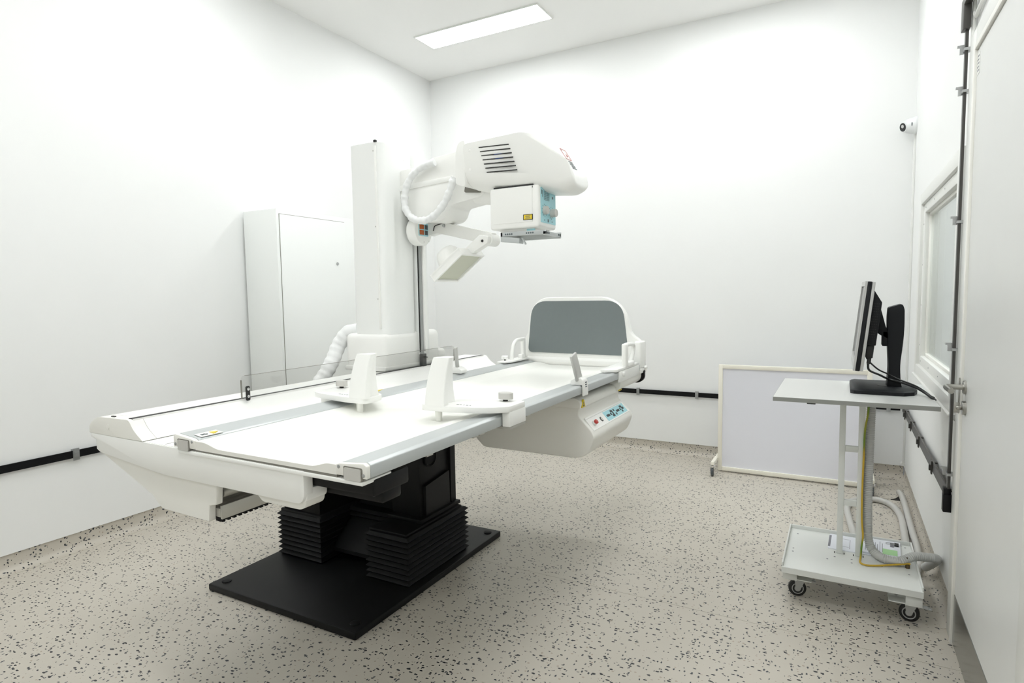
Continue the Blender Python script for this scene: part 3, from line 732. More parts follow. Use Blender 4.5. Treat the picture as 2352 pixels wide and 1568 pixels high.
for i in range(4):
    for x in (-1.412 + i*.011, -1.30 + i*.011): hl.lathe((x, KY0+.005, 1.718), (0, -1, 0), [(0, .0042), (.0008, .0042)], n=8)
for i in range(2):
    for y in (KY0+.02, KY1-.055): hl.box(-1.2005, -1.199, y + i*.014, y+.009 + i*.014, 1.710, 1.719)
build('frame_holes', hl, 'print_', AT)
build('drop_lever', MB().obox((-1.385, KY0+.02, 1.690), (1, 0, -.12), (0, 1, 0), (.12, 0, 1), .05, .022, .012).obox((-1.322, KY0+.02, 1.683), (.5, 0, -.85), (0, 1, 0), (.85, 0, .5), .018, .006, .003), 'alu', AT, bev=.001)
# cable sleeve looping at the arm
def ruffle(i, acc): return 1 + .10*math.sin(acc*210) + .08*math.sin(acc*93 + 1)
def in_plane(px_list, y): return [(x, y_, z) for (x, z), y_ in zip(px_list, y)]
sl = [(-1.86, 2.120), (-1.925, 2.108), (-1.985, 2.078), (-2.030, 2.025), (-2.050, 1.960), (-2.045, 1.895), (-2.000, 1.842), (-1.930, 1.826), (-1.860, 1.848), (-1.800, 1.905), (-1.762, 1.975), (-1.742, 2.03)]
build('cable_sleeve', MB().tube([(x, 2.592 - .015*math.sin(math.pi*i/11), z) for i, (x, z) in enumerate(sl)], .0185, n=12, step=.007, rf=ruffle), 'fabric', X, ang=60)
sl = [(-2.36, 2.52, 1.245), (-2.405, 2.49, 1.235), (-2.445, 2.46, 1.17), (-2.455, 2.42, 1.09), (-2.47, 2.38, 1.02), (-2.49, 2.34, .95), (-2.52, 2.33, .80), (-2.62, 2.40, .55), (-2.745, 2.5, .30), (-2.78, 2.55, .10), (-2.78, 2.70, .045)]
build('cable_sleeve', MB().tube(sl, .040, n=14, step=.010, rf=lambda i, a: 1 + .06*math.sin(a*160)), 'fabric', X, ang=60)
# compression unit: hub, arm and framed paddle
hb = Vector((-2.088, 2.700, 1.787))
HB = build('compressor_hub', MB().lathe(hb, (1, 0, 0), [(0, .070), (.010, .078), (.058, .078), (.064, .074)], n=36), 'white', X)
fxh = hb.x + .064
dp = build('hub_display', MB().prism(rrect(2.656, 2.742, 1.760, 1.830, .004), 'x', fxh-.001, fxh+.0012), 'blue', HB)
for z in (1.797, 1.767):
    build('display_window', MB().box(fxh+.001, fxh+.0022, 2.664, 2.704, z, z+.025), 'orange', dp)
    build('display_symbol', MB().box(fxh+.001, fxh+.0022, 2.712, 2.737, z, z+.025), 'key', dp)
for y, z in ((2.705, 1.852), (2.705, 1.728), (2.748, 1.735)): screw(HB, (fxh, y, z), (1, 0, 0), .005, 'frame')
build('hub_nose', MB().prism(round_poly([(-2.026, 1.855), (-1.905, 1.825), (-1.905, 1.790), (-2.026, 1.765)], .006), 'y', 2.748, 2.80), 'white', X, bev=.004)
A0, A1 = Vector((-1.975, 2.765, 1.812)), Vector((-1.628, 2.765, 1.728))
au = (A1 - A0).normalized(); av = Vector((-au.z, 0, au.x))
CP = build('compressor_arm', MB().obox((A0 + A1)/2, au, (0, 1, 0), av, .190, .022, .032), 'white', X, bev=.003)
build('arm_pin', MB().lathe(A0 + au*.06 + Vector((0, -.022, .016)), (0, -1, 0), [(0, .009), (.004, .009), (.005, .006)], n=16), 'galv', CP)
build('arm_slit', MB().tube([A0 + Vector((-.012, -.024, -.022)), A0 + Vector((0, -.024, .004)), A0 + Vector((.05, -.024, .014))], .0025, n=6), 'slit', CP)
build('arm_joint', MB().lathe(A1 + Vector((-.005, -.045, -.006)), (0, 1, 0), [(0, .030), (.004, .034), (.086, .034), (.09, .030)], n=28), 'white', CP)
build('joint_hole', MB().lathe(A1 + Vector((-.025, -.050, 0)), (0, -1, 0), [(0, .008), (.001, .008)], n=14), 'slit', CP)
# paddle: plane through bottom edge (-1.86, z 1.52) and top edge (-1.70, z 1.645), runs along y
qa, qb = Vector((-1.885, 0, 1.524)), Vector((-1.718, 0, 1.652))
qu = (qb - qa).normalized(); qn = Vector((-qu.z, 0, qu.x)); ql = (qb - qa).length
if qn.z > 0: pass
def on_pad(s, y, d): return qa + qu*s + Vector((0, y, 0)) + qn*d
PDL = MB(); th = .016; yA, yB_ = 2.592, 2.812
for (s0, s1, y0, y1) in ((-.008, .004, yA, yB_), (ql-.004, ql+.008, yA, yB_), (.004, ql-.004, yA, yA+.012), (.004, ql-.004, yB_-.012, yB_)):
    PDL.obox(on_pad((s0+s1)/2, (y0+y1)/2, 0), qu, (0, 1, 0), qn, (s1-s0)/2, (y1-y0)/2, th)
PDL.obox(on_pad(ql/2, (yA+yB_)/2, th+.004), qu, (0, 1, 0), qn, ql/2+.008, (yB_-yA)/2, .005)
PA = build('compressor_paddle', PDL, 'white', X)
build('paddle_window', MB().obox(on_pad(ql/2, (yA+yB_)/2, -.004), qu, (0, 1, 0), qn, ql/2-.004, (yB_-yA)/2-.012, .003), 'lens', PA)
build('paddle_cone', MB().lathe(on_pad(ql/2-.01, (yA+yB_)/2-.01, th+.006), qn, [(0, .078), (.03, .074), (.07, .064), (.088, .052), (.098, .030), (.100, .01)], n=28), 'white', PA)
build('paddle_bracket', MB().prism([(-1.765, 1.668), (-1.705, 1.652), (-1.610, 1.700), (-1.605, 1.735), (-1.66, 1.745)], 'y', 2.69, 2.742), 'white', X, bev=.006)
build('bracket_bolt', MB().lathe((-1.640, 2.690, 1.712), (0, -1, 0), [(0, .007), (.003, .007)], n=12), 'slit', X)

# ------------------------------------------------------------------ head board with grey panel
t = thing('foot_board', (-1.43, 3.49, .96), 'white upright board with a large grey panel at the far table end', 'board')
ol = round_poly([(-1.835, .985), (-1.845, 1.12), (-1.79, 1.165), (-1.768, 1.33), (-1.69, 1.412), (-1.235, 1.412), (-1.135, 1.335), (-1.098, 1.185), (-1.032, 1.145), (-1.025, .985)],
                [.01, .03, .05, .06, .07, .08, .09, .06, .03, .01], 6)
build('board_shell', MB().prism(ol, 'y', 3.475, 3.525), 'white', t, bev=.012, seg=3, ang=30)
ol = round_poly([(-1.784, 1.060), (-1.750, 1.388), (-1.148, 1.388), (-1.110, 1.056)], [.035, .10, .11, .035], 8)
build('grey_panel', MB().prism(ol, 'y', 3.4715, 3.4765), 'grey', t)
build('board_base', MB().prism([(3.455, .985), (3.455, 1.020), (3.478, 1.034), (3.478, .985)], 'x', -1.79, -1.10), 'white', t, bev=.003)
build('side_block', MB().box(-1.075, -1.028, 3.46, 3.56, .985, 1.145), 'white', t, bev=.012, seg=3)
build('side_foot', MB().box(-1.10, -1.025, 3.45, 3.56, .955, .985), 'white', t, bev=.006)
build('board_knob', MB().lathe((-1.025, 3.52, .985), (1, 0, 0), [(0, .012), (.012, .012), (.015, .009)], n=14), 'white', t)

# ------------------------------------------------------------------ hand grips
def grip(label, x, mirror):
    t = thing('hand_grip', (x, 3.33, 1.01), label, 'hand grip', 'hand grips clamped to the table rails')
    if mirror:
        build('clamp_plate', MB().prism([(x-.045, 3.17), (x+.010, 3.17), (x+.030, 3.25), (x+.030, 3.452), (x-.045, 3.452)], 'z', 1.0145, 1.026), 'white', t, bev=.003)
        build('clamp_side', MB().box(x-.045, x-.034, 3.20, 3.45, .985, 1.0145), 'white', t)
        build('handle', MB().tube([(x, 3.275, 1.022), (x, 3.285, 1.075), (x, 3.305, 1.120), (x, 3.345, 1.143), (x, 3.40, 1.145), (x, 3.445, 1.145)], .012, n=12), 'white', t)
        build('handle_post', MB().box(x-.012, x+.012, 3.415, 3.452, 1.022, 1.150), 'white', t, bev=.008, seg=3)
        build('handle_socket', MB().box(x-.016, x+.016, 3.39, 3.43, 1.022, 1.05), 'white', t, bev=.006, seg=3)
        k = MB().lathe((x-.025, 3.235, 1.026), (0, 0, 1), [(0, .006), (.012, .006)], n=12); k.cur = 1
        k.lathe((x-.025, 3.235, 1.034), (0, 0, 1), [(0, .018), (.002, .021), (.018, .021), (.021, .018)], n=18)
        build('clamp_knob', k, ['slit', 'white'], t)
    else:
        build('clamp_plate', MB().prism([(x+.045, 3.02), (x-.01, 2.99), (x-.05, 3.02), (x-.055, 3.34), (x+.045, 3.40)], 'z', 1.0145, 1.030), 'white', t, bev=.004)
        build('clamp_side', MB().box(x+.034, x+.045, 3.06, 3.42, .955, 1.0145), 'white', t, bev=.003)
        build('handle', MB().tube([(x+.035, 3.175, 1.145), (x+.035, 3.24, 1.146), (x+.035, 3.32, 1.140), (x+.035, 3.335, 1.115), (x+.035, 3.31, 1.075), (x+.035, 3.275, 1.04)], .012, n=12), 'white', t)
        build('handle_post', MB().box(x+.020, x+.05, 3.16, 3.20, 1.022, 1.155), 'white', t, bev=.009, seg=3)
        build('handle_socket', MB().box(x+.012, x+.055, 3.20, 3.30, 1.022, 1.052), 'white', t, bev=.01, seg=3)
        build('clamp_knob', MB().lathe((x+.045, 3.12, .995), (1, 0, 0), [(0, .014), (.010, .014), (.013, .010)], n=16), 'white', t)
grip('white hand grip on the left rail beside the grey panel board', -1.80, True)
grip('white hand grip on the right rail beside the grey panel board', -1.072, False)

# ------------------------------------------------------------------ shoulder supports
def support(label, s, xp, xr):
    """s=+1: clamped to the right rail; xp pad centre, xr outer rail face"""
    y = 1.765
    t = thing('shoulder_support', (xr, y, 1.0), label, 'shoulder support', 'shoulder supports clamped to the table')
    X_ = lambda d: xr - s*d                       # distance in from the outer rail face
    w_ = abs(xr - xp)
    ex = -.035 if s > 0 else -.072
    pts = [(X_(ex), y+.155), (X_(.055), y+.165), (X_(w_+.055), y+.055), (X_(w_+.060), y-.055), (X_(.16), y-.055), (X_(.03 if s > 0 else -.02), y-.022), (X_(ex), y+(.03 if s > 0 else .0))]
    build('support_plate', MB().prism(round_poly(pts, [.012, .02, .03, .03, .12, .12, .012], 6), 'z', 1.024, 1.046), 'white', t, bev=.003)
    cl = MB().box(min(X_(ex), X_(-.003)), max(X_(ex), X_(-.003)), y+.035, y+.155, .972, 1.026)
    build('rail_clamp', cl, 'white', t, bev=.003)
    build('clamp_foot', MB().box(min(X_(-.034), X_(.03)), max(X_(-.034), X_(.03)), y+.036, y+.153, .964, .972), 'alu2', t)
    xq = xp + (.008 if s > 0 else .020)
    pt = round_poly([(xq-.044, y-.055), (xq+.044, y-.055), (xq+.044, y-.030), (xq+.026, y-.012), (xq+.020, y+.050), (xq-.020, y+.050), (xq-.026, y-.012), (xq-.044, y-.030)], .006, 3)
    pm = MB(); n = len(pt); L_ = []
    for i in range(9):
        q = i / 8; z = 1.044 + .168*q; lean = .030*q*q; wd = 1 - .18*q
        L_ += [(xq + .012*q*q + (x-xq)*wd, y_ + lean + (.0 if y_ < y else -.045*q), z) for x, y_ in pt]
    fs = [tuple(range(n))[::-1], tuple(range(8*n, 9*n))]
    for i in range(8):
        for j in range(n): fs.append((i*n+j, i*n+(j+1) % n, (i+1)*n+(j+1) % n, (i+1)*n+j))
    pm.add(L_, fs)
    build('shoulder_pad', pm, 'white', t, ang=50)
    build('support_peg', MB().lathe((xp, y-.02, .9845), (0, 0, 1), [(0, .013), (.045, .013)], n=16), 'top', t)
    kx = X_(.030 if s > 0 else -.036)
    k = MB().cyl((kx, y+.12, 1.045), (kx, y+.12, 1.056), .009, n=14); k.cur = 1
    k.prism(round_poly([(kx-.032, y+.120), (kx-.012, y+.098), (kx+.028, y+.108), (kx+.032, y+.125), (kx+.010, y+.142), (kx-.016, y+.142)], .012, 4), 'z', 1.054, 1.077)
    build('clamp_knob', k, ['slit', 'knob'], t)
    tx = MB()
    for i, wd_ in enumerate((.010, .006, .004, .008, .005)):
        x = X_(w_*.55) + (i-2)*.013; tx.box(x-wd_/2, x+wd_/2, y-.012, y-.006, 1.0455, 1.0464)
    build('printed_marks', tx, 'print_', t)
support('white shoulder support clamped to the right table rail', 1, -1.262, -1.034)
support('white shoulder support clamped to the left table rail', -1, -1.637, -1.832)

# ------------------------------------------------------------------ compression band clamps with grey blades
def band_clamp(label, x, y, s):
    t = thing('band_clamp', (x, y, 1.0), label, 'clamp', 'grey bladed clamps on the table rails')
    build('clamp_body', MB().prism(round_poly([(x-s*.055, 1.014), (x-s*.055, 1.032), (x-s*.02, 1.050), (x+s*.006, 1.040), (x+s*.010, 1.0), (x+s*.010, .964), (x+s*.002, .964), (x+s*.002, 1.014)], [.004, .006, .015, .015, .01, .002, .002, .002], 4), 'y', y-.028, y+.028), 'white', t, bev=.003)
    bm_ = MB()
    u = Vector((-s*.12, -.30, 1)).normalized()
    bm_.obox(Vector((x-s*.020, y-.012, 1.042)) + u*.058, Vector((0, 1, .3)), Vector((1, 0, s*.12)), u, .030 if s > 0 else .013, .006, .062)
    build('blade', bm_, 'ltgrey', t, bev=.004, seg=3)
    mk = MB()
    for i in range(3):
        for j in range(2): mk.box(x+s*.008 if s > 0 else x+s*.012, x+s*.0108 if s > 0 else x+s*.008, y-.004 + j*.010, y+.002 + j*.010, 1.022 - i*.010, 1.0265 - i*.010)
    build('printed_marks', mk, 'print_', t)
band_clamp('clamp with a grey blade on the right table rail above the console', -1.034, 2.57, 1)
band_clamp('clamp with a grey blade on the left table rail beside the column', -1.832, 2.70, -1)

# ------------------------------------------------------------------ clear splash shield
t = thing('splash_shield', (-2.07, 2.3, 1.037), 'clear acrylic guard plate standing along the slot of the table housing', 'guard')
build('shield_plate', MB().prism(round_poly([(1.548, 1.038), (1.548, 1.128), (3.036, 1.128), (3.036, 1.038)], [.002, .018, .022, .002], 5), 'x', -2.072, -2.066), 'acryl', t)
build('plate_edge', MB().box(-2.0722, -2.0658, 1.5466, 1.5490, 1.038, 1.112).box(-2.0722, -2.0658, 1.566, 3.014, 1.1272, 1.1284).box(-2.0722, -2.0658, 3.0350, 3.0372, 1.038, 1.106), 'strip', t)
bk = build('shield_bracket', MB().prism(rrect(1.562, 1.580, 1.028, 1.086, .006), 'x', -2.064, -2.060), 'slit', t)
for z in (1.045, 1.074): screw(bk, (-2.060, 1.572, z), (1, 0, 0), .006, 'chrome')
bk = build('shield_bracket', MB().prism(rrect(2.96, 2.978, 1.028, 1.066, .006), 'x', -2.064, -2.060), 'white', t)

# ------------------------------------------------------------------ wheeled screen board by the back wall
bxa, bxb, bY = -.838, .205, 4.93
t = thing('rolling_screen', (-.316, bY, 0), 'low wheeled board with cream frame and pale grey panel by the back wall', 'screen board')
f = .031
fm = MB().box(bxa, bxa+f, bY-.015, bY+.015, .012, .858).box(bxb-f, bxb, bY-.015, bY+.015, .012, .858)
build('side_post', MB().box(bxa, bxa+f, bY-.015, bY+.015, .012, .858), 'boardfr', t, bev=.002)
build('side_post', MB().box(bxb-f, bxb, bY-.015, bY+.015, .012, .858), 'boardfr', t, bev=.002)
build('top_bar', MB().box(bxa+f, bxb-f, bY-.015, bY+.015, .827, .858), 'boardfr', t, bev=.002)
build('bottom_bar', MB().box(bxa+f, bxb-f, bY-.015, bY+.015, .012, .043), 'boardfr', t, bev=.002)
build('panel', MB().box(bxa+f-.002, bxb-f+.002, bY-.003, bY+.004, .041, .829), 'board', t)
for x, out in ((bxa-.013, -1), (bxb+.013, 1)):
    lg = build('foot_bar', MB().box(x-.0125, x+.0125, bY-.17, bY+.17, .088, .113), 'boardfr', t, bev=.002)
    for y in (bY-.15, bY+.15):
        w_ = MB().lathe((x, y, .068), (0, 0, 1), [(0, .020), (.014, .020), (.020, .012)], n=16)
        for xx in (x-.014, x+.012):
            w_.prism([(y-.030, .072), (y+.016, .072), (y+.004, .030), (y-.022, .026)], 'x', xx, xx+.002)
        build('caster_fork', w_, 'chrome', lg)
        build('caster_wheel', MB().lathe((x-.010, y-.010, .0325), (1, 0, 0), [(0, .026), (.003, .032), (.017, .032), (.020, .026)], n=24), 'tiregrey', lg)

# ------------------------------------------------------------------ monitor cart
cy_a, cy_b = 2.935, 3.585
t = thing('monitor_cart', (.05, 3.2, 0), 'white wheeled cart with a pale grey top beside the door', 'cart')
ct = build('cart_top', MB().box(-.262, .362, cy_a, cy_b, .934, .953), 'carttop', t, bev=.0008, seg=1)
build('edge_band', MB().box(-.263, .363, cy_a-.001, cy_a+.0002, .9335, .9522), 'cartedge', ct)
build('edge_band', MB().box(-.263, -.2618, cy_a, cy_b, .9335, .9522), 'cartedge', ct)
build('top_bracket', MB().box(-.06, .18, 3.10, 3.34, .925, .934), 'cart', ct)
build('rubber_stop', MB().box(-.125, -.090, cy_a+.02, cy_a+.05, .925, .934), 'slit', ct, bev=.002)
for x in (.006, .085):
    po = build('post', MB().box(x, x+.026, 3.188, 3.214, .1745, .928), 'cart', t, bev=.002)
    build('slot_hole', MB().box(x-.009, x-.005, 3.186, 3.204, .174, .1757), 'slit', po)
    build('slot_hole', MB().box(x+.031, x+.035, 3.186, 3.204, .174, .1757), 'slit', po)
for z in (.671, .412):
    build('cross_bar', MB().box(.032, .085, 3.189, 3.213, z, z+.027), 'cart', t, bev=.002)
tm = MB().box(-.212, .329, 2.925, 3.440, .1675, .174)
tm.box(-.212, .329, 2.920, 2.925, .145, .174).box(-.212, -.206, 2.925, 3.440, .145, .193).box(.323, .329, 2.925, 3.440, .145, .193).box(-.206, .323, 3.434, 3.440, .145, .193)
tr = build('tray', tm, 'cart', t, bev=.0015, seg=1)
for (x, y) in ((-.17, 3.36), (-.178, 3.16), (-.178, 3.12), (.07, 3.14), (.07, 3.10), (.19, 3.12), (.30, 3.40), (.29, 3.08), (.0, 3.14), (-.03, 3.10)):
    build('rivet', MB().lathe((x, y, .174), (0, 0, 1), [(0, .0045), (.0008, .004)], n=8), 'ink', tr)
def caster(x, y, turn, fx_):
    side = fx_
    m = MB()
    xo = x - side*(.070 if side > 0 else .027)
    m.box(min(xo, xo+side*.060), max(xo, xo+side*.060), y-.075, y+.03, .100, .145)
    c_ = build('caster_bracket', m, 'cart', t, bev=.002)
    m = MB().box(min(xo+side*.060, xo+side*.120), max(xo+side*.060, xo+side*.120), y-.065, y+.03, .100, .104)
    m.box(min(xo+side*.060, xo+side*.118), max(xo+side*.060, xo+side*.118), y-.010, y-.006, .104, .145)
    build('bracket_flange', m, 'cart', c_)
    for zz in (.112, .135): build('bolt', MB().lathe((xo+side*.09, y-.010, zz), (0, -1, 0), [(0, .006), (.003, .006), (.004, .003)], n=10), 'galv', c_)
    d = Vector((math.cos(turn), math.sin(turn), 0)); a = Vector((-d.y, d.x, 0))
    wc = Vector((x, y, .0385)) - d*.012
    fm_ = MB().lathe((x, y, .084), (0, 0, 1), [(0, .022), (.016, .022)], n=20)
    for s in (-1, 1):
        p = Vector((x, y, 0)) + a*s*.0165
        fm_.add([p + d*.020 + Vector((0, 0, .086)) + a*s*.0015*k for k in (0, 1)] + [p - d*.028 + Vector((0, 0, .086)) + a*s*.0015*k for k in (0, 1)] + [p - d*.020 + Vector((0, 0, .030)) + a*s*.0015*k for k in (0, 1)] + [p - d*.004 + Vector((0, 0, .030)) + a*s*.0015*k for k in (0, 1)],
                [(0, 2, 4, 6), (1, 7, 5, 3), (0, 1, 3, 2), (2, 3, 5, 4), (4, 5, 7, 6), (6, 7, 1, 0)])
    build('caster_fork', fm_, 'galv', c_)
    build('brake_lever', MB().obox(Vector((x, y, .076)) + d*.034, d, a, (0, 0, 1), .024, .013, .0035).obox(Vector((x, y, .074)) + d*.060, d, a, (0, 0, 1), .008, .010, .003), 'galv', c_, bev=.002)
    wh = build('caster_wheel', MB().lathe(wc - a*.012, a, [(0, .026), (.001, .034), (.005, .0385), (.019, .0385), (.023, .034), (.024, .026)], n=32), 'tire', c_)
    build('wheel_hub', MB().lathe(wc - a*.0115, -a, [(0, .026), (.001, .026), (.0012, .023), (.0004, .022), (.0004, .014), (.003, .012), (.004, .004)], n=24), 'galv', c_)
caster(-.140, 3.035, math.radians(15), 1)
caster(.300, 3.005, math.radians(-10), -1)
caster(-.140, 3.37, math.radians(60), 1)
caster(.262, 3.37, math.radians(120), -1)
def on_post(z): return (.118, 3.183, z)

# corrugated hose running down the cart
def corr(i, acc): return 1.0 + (.10 if i % 2 else -.06)
hp_ = [(.135, 3.235, .930), (.132, 3.222, .80), (.130, 3.215, .62), (.130, 3.212, .45), (.133, 3.215, .32), (.137, 3.222, .258), (.155, 3.205, .211), (.195, 3.168, .195), (.26, 3.165, .195), (.315, 3.20, .213), (.37, 3.235, .207), (.405, 3.262, .198), (.418, 3.33, .165), (.412, 3.44, .10), (.400, 3.54, .04)]
build('corrugated_hose', MB().tube(hp_, .0185, n=14, step=.0042, rf=corr), 'hose', None, label='grey corrugated hose running down the cart post and across its tray', cat='hose', group='grey hoses and conduits', ang=60)
wp = [(.124, 3.198, .930), (.120, 3.186, .86), (.110, 3.183, .78), (.108, 3.182, .66), (.106, 3.182, .50), (.108, 3.182, .36), (.114, 3.180, .28), (.110, 3.182, .23), (.106, 3.15, .185), (.104, 3.112, .179), (.125, 3.092, .179), (.17, 3.108, .179), (.235, 3.135, .185), (.300, 3.162, .191)]
build('earth_wire', MB().tube(wp, .0042, n=8, step=.008), 'wire', None, label='yellow and green wire running down the cart post to its tray', cat='wire')
tb = thing('earth_terminal', (.290, 3.155, .174), 'small brown terminal bolt on the cart tray holding the yellow wire', 'terminal')
build('terminal_nut', MB().lathe((.290, 3.150, .1741), (0, 0, 1), [(0, .009), (.016, .009)], n=6), 'brass', tb)
build('terminal_stud', MB().cyl((.288, 3.165, .1741), (.288, 3.165, .218), .003, n=8), 'brass', tb)

# hoses lying on the floor behind the cart
fh = [(.115, 3.60, .022), (.098, 3.86, .020), (.073, 4.17, .019), (.064, 4.38, .019), (.098, 4.54, .019), (.195, 4.625, .019), (.275, 4.62, .019), (.330, 4.52, .019), (.355, 4.32, .019), (.352, 4.08, .019), (.345, 3.87, .019), (.34, 3.60, .019)]
build('floor_hose', MB().tube(fh, .0185, n=12, step=.006, rf=lambda i, a: 1 + .035*(i % 2)), 'conduit', None, label='grey hose looping over the floor behind the cart', cat='hose', group='grey hoses and conduits', ang=60)
fh = [(.385, 4.90, .012), (.392, 4.80, .022), (.396, 4.55, .0195), (.394, 4.33, .0195), (.393, 4.06, .0195), (.395, 3.86, .0195), (.385, 3.65, .0195), (.36, 3.50, .0195)]
build('floor_hose', MB().tube(fh, .0185, n=12, step=.02), 'conduit', None, label='smooth grey conduit lying on the floor along the right wall', cat='hose', group='grey hoses and conduits')
# lifted vinyl corner with the cable hole
fv = MB().prism(round_poly([(.20, 4.742), (.345, 4.742), (.405, 4.90), (.425, 5.07), (.20, 5.07)], [.002, .05, .08, .01, .002], 6), 'z', .0005, .0042)
build('vinyl_patch', fv, 'floor', None, label='loose cut piece of speckled vinyl in the far right floor corner', cat='floor patch')
build('cable_hole', MB().prism([(.325, 4.735), (.398, 4.735), (.410, 4.78), (.412, 5.06), (.36, 5.06)], 'z', .0002, .0012), 'slit', None, label='black cable opening in the floor where the conduit comes out', cat='opening')

# papers on the tray
def paper(label, cx, cy, rz, z, wl, hl_, lines, name='paper_stack', th_=.0035, extra=None):
    t = thing(name, (cx, cy, z), label, 'papers', 'printed papers on the cart tray')
    u = Vector((math.cos(rz), math.sin(rz), 0)); v = Vector((-u.y, u.x, 0)); c = Vector((cx, cy, z + th_/2))
    build('sheets', MB().obox(c, u, v, (0, 0, 1), wl, hl_, th_/2), 'paper', t)
    tm_ = MB()
    for (a, b, hw, hh) in lines: tm_.obox(c + u*a + v*b + Vector((0, 0, th_/2+.0002)), u, v, (0, 0, 1), hw, hh, .0002)
    build('printed_text', tm_, 'ink', t)
    if extra: extra(t, c, u, v, th_)
    return t
ln = [(-.118, 0, .005, .075)] + [(-.082, -.02, .001, .06), (-.030, -.01, .001, .06), (-.056, .05, .022, .0008), (-.056, -.05, .022, .0008), (.0, -.015, .001, .07), (.012, -.01, .001, .06)]
paper('white printed sheets lying behind the cart posts on the tray', .095, 3.325, math.radians(-2), .1742, .122, .098, ln)
def clip_and_note(t, c, u, v, th_):
    build('green_note', MB().obox(c + u*.035 + v*-.052 + Vector((0, 0, th_/2+.0008)), u, v, (0, 0, 1), .030, .034, .0004), 'note', t)
    build('binder_clip', MB().obox(c + u*.062 + v*.052 + Vector((0, 0, .004)), u, v, (0, 0, 1), .009, .016, .006), 'slit', t)
    build('clip_wire', MB().tube([c + u*.055 + v*.045 + Vector((0, 0, .010)), c + u*.028 + v*.040 + Vector((0, 0, .008)), c + u*.018 + v*.052 + Vector((0, 0, .008)), c + u*.028 + v*.064 + Vector((0, 0, .008)), c + u*.055 + v*.060 + Vector((0, 0, .010))], .0014, n=6), 'galv', t)
ln = [(-.066 + .010*i, .0 - .008*(i % 3), .0011, .070 - .012*(i % 3)) for i in range(8)] + [(.044, .05, .008, .03)]
paper('clipped document with a green note on the cart tray', .198, 3.335, math.radians(-3), .1778, .078, .100, ln, th_=.006, extra=clip_and_note)

# ------------------------------------------------------------------ monitor
mz = .953
t = thing('computer_monitor', (.20, 3.34, mz), 'black and silver computer monitor on a stand seen from the side', 'monitor')
by_a, by_b = 3.155, 3.515
fp = [(.046, by_a+.02), (.06, by_a), (.255, by_a), (.296, by_a+.035), (.312, by_a+.10), (.312, by_b-.10), (.296, by_b-.035), (.255, by_b), (.06, by_b), (.046, by_b-.02)]
base = MB().prism(fp, 'z', mz+.0003, mz+.016)
sc_ = [(.18 + (x-.18)*.94, 3.335 + (y-3.335)*.94) for x, y in fp]
base.prism(fp, 'z', mz+.016, mz+.023, sc_)
build('stand_base', base, 'mblack', t)
build('base_disc', MB().lathe((.218, 3.335, mz+.0225), (0, 0, 1), [(0, .062), (.0015, .060)], n=32), 'mblack', t)
nk = round_poly([(.196, .974), (.201, 1.06), (.194, 1.17), (.190, 1.30), (.193, 1.345), (.246, 1.362), (.256, 1.34), (.258, 1.24), (.252, 1.15), (.245, 1.08), (.250, 1.0), (.256, .974)], [0, .05, .05, .03, .008, .008, .03, .05, .05, .04, .03, 0], 4)
build('stand_neck', MB().prism(nk, 'y', 3.285, 3.385), 'mblack', t, bev=.006, seg=2)
# screen: slab tilted back; local axes: e = up along the screen, q = back normal
e = Vector((.0995, 0, .995)).normalized(); q = Vector((e.z, 0, -e.x))
o0 = Vector((.060, 0, 1.068)); hgt = .400; ya, yb = 3.075, 3.60
def slab(a, b, s0, s1, y0, y1):
    return MB().obox(o0 + e*((s0+s1)/2) + q*((a+b)/2) + Vector((0, (y0+y1)/2, 0)), q, (0, 1, 0), e, (b-a)/2, (y1-y0)/2, (s1-s0)/2)
mh = build('screen_body', slab(0, .018, 0, hgt, ya, yb), 'mblack', t, bev=.003)
bz = MB()
for (s0, s1, y0, y1) in ((0, .045, ya, yb), (hgt-.022, hgt, ya, yb), (.045, hgt-.022, ya, ya+.02), (.045, hgt-.022, yb-.02, yb)):
    bz.obox(o0 + e*((s0+s1)/2) + q*(-.004) + Vector((0, (y0+y1)/2, 0)), q, (0, 1, 0), e, .0045, (y1-y0)/2, (s1-s0)/2)
build('front_bezel', bz, 'silver', t)
build('screen_glass', slab(-.003, .001, .045, hgt-.022, ya+.02, yb-.02), 'screen', t)
build('rear_rim', slab(.018, .031, .001, hgt-.001, ya+.002, yb-.002), 'silver', t, bev=.003)
rh = []
for (d, s) in ((.030, .118), (.068, .118), (.068, .312), (.030, .366)):
    p = o0 + e*s + q*d; rh.append((p.x, p.z))
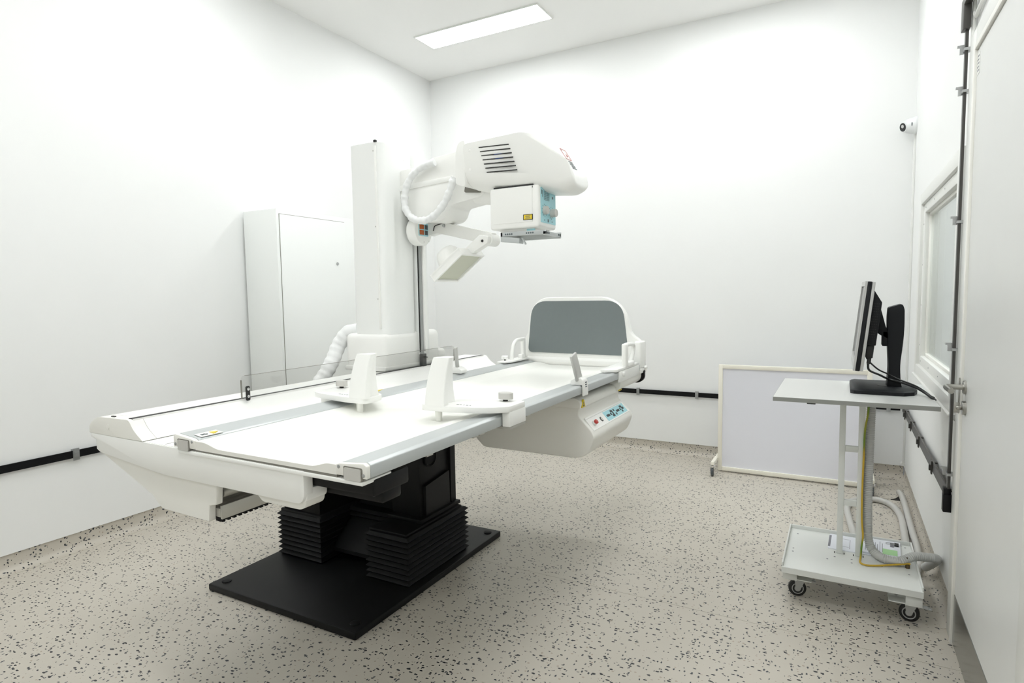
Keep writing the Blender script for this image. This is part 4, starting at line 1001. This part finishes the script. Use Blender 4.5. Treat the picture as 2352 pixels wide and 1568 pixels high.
rb = build('rear_housing', MB().prism(rh, 'y', ya+.05, yb-.05), 'mblack', t, bev=.003)
vh = MB()
for i in range(14):
    for j in range(4):
        p = o0 + e*(.155 + i*.0115) + q*(.038 + j*.0065)
        vh.cyl((p.x, ya+.0502, p.z), (p.x, ya+.0490, p.z), .0019, n=6)
build('vent_holes', vh, 'slit', rb)
pm_ = [o0 + e*.30 + q*.068, o0 + e*.20 + q*.105, o0 + e*.16 + q*.125, o0 + e*.14 + q*.120, o0 + e*.17 + q*.068]
build('tilt_mount', MB().prism([(p.x, p.z) for p in pm_], 'y', 3.29, 3.38), 'mblack', t, bev=.004)
build('mount_plate', MB().box(.172, .196, 3.29, 3.38, 1.165, 1.235), 'mblack', t, bev=.003)

def cablep(label, pts, r, plug=None):
    t = thing('monitor_cable', pts[0], label, 'cable', 'black monitor cables')
    build('cord', MB().tube(pts, r, n=8, step=.01), 'cable', t)
    if plug: build('plug', plug, 'cable', t, bev=.003)
pl0 = o0 + e*.118 + q*.050 + Vector((0, 3.17, 0))
plug = MB().obox(pl0 - e*.030, q, (0, 1, 0), e, .014, .022, .030).obox(pl0 - e*.073 + q*.002, q, (0, 1, 0), e, .008, .010, .016)
pp = pl0 - e*.088
cablep('thick black power cable with a plug hanging from the monitor', [pp, pp + Vector((.006, 0, -.03)), (.160, 3.20, 1.040), (.200, 3.275, 1.013), (.245, 3.272, 1.002), (.285, 3.255, .990), (.310, 3.235, .981), (.335, 3.19, .968), (.352, 3.12, .9585), (.366, 3.13, .950), (.372, 3.25, .925), (.372, 3.45, .89)], .0048, plug)
p2 = o0 + e*.118 + q*.040 + Vector((0, 3.21, 0))
cablep('thin black video cable leading from the monitor past its stand', [p2, p2 - e*.06, (.150, 3.22, 1.067), (.200, 3.28, 1.035), (.245, 3.276, 1.012), (.290, 3.262, .996), (.315, 3.245, .985), (.340, 3.20, .970), (.354, 3.16, .9600), (.367, 3.18, .952), (.374, 3.30, .93), (.374, 3.48, .90)], .0035)
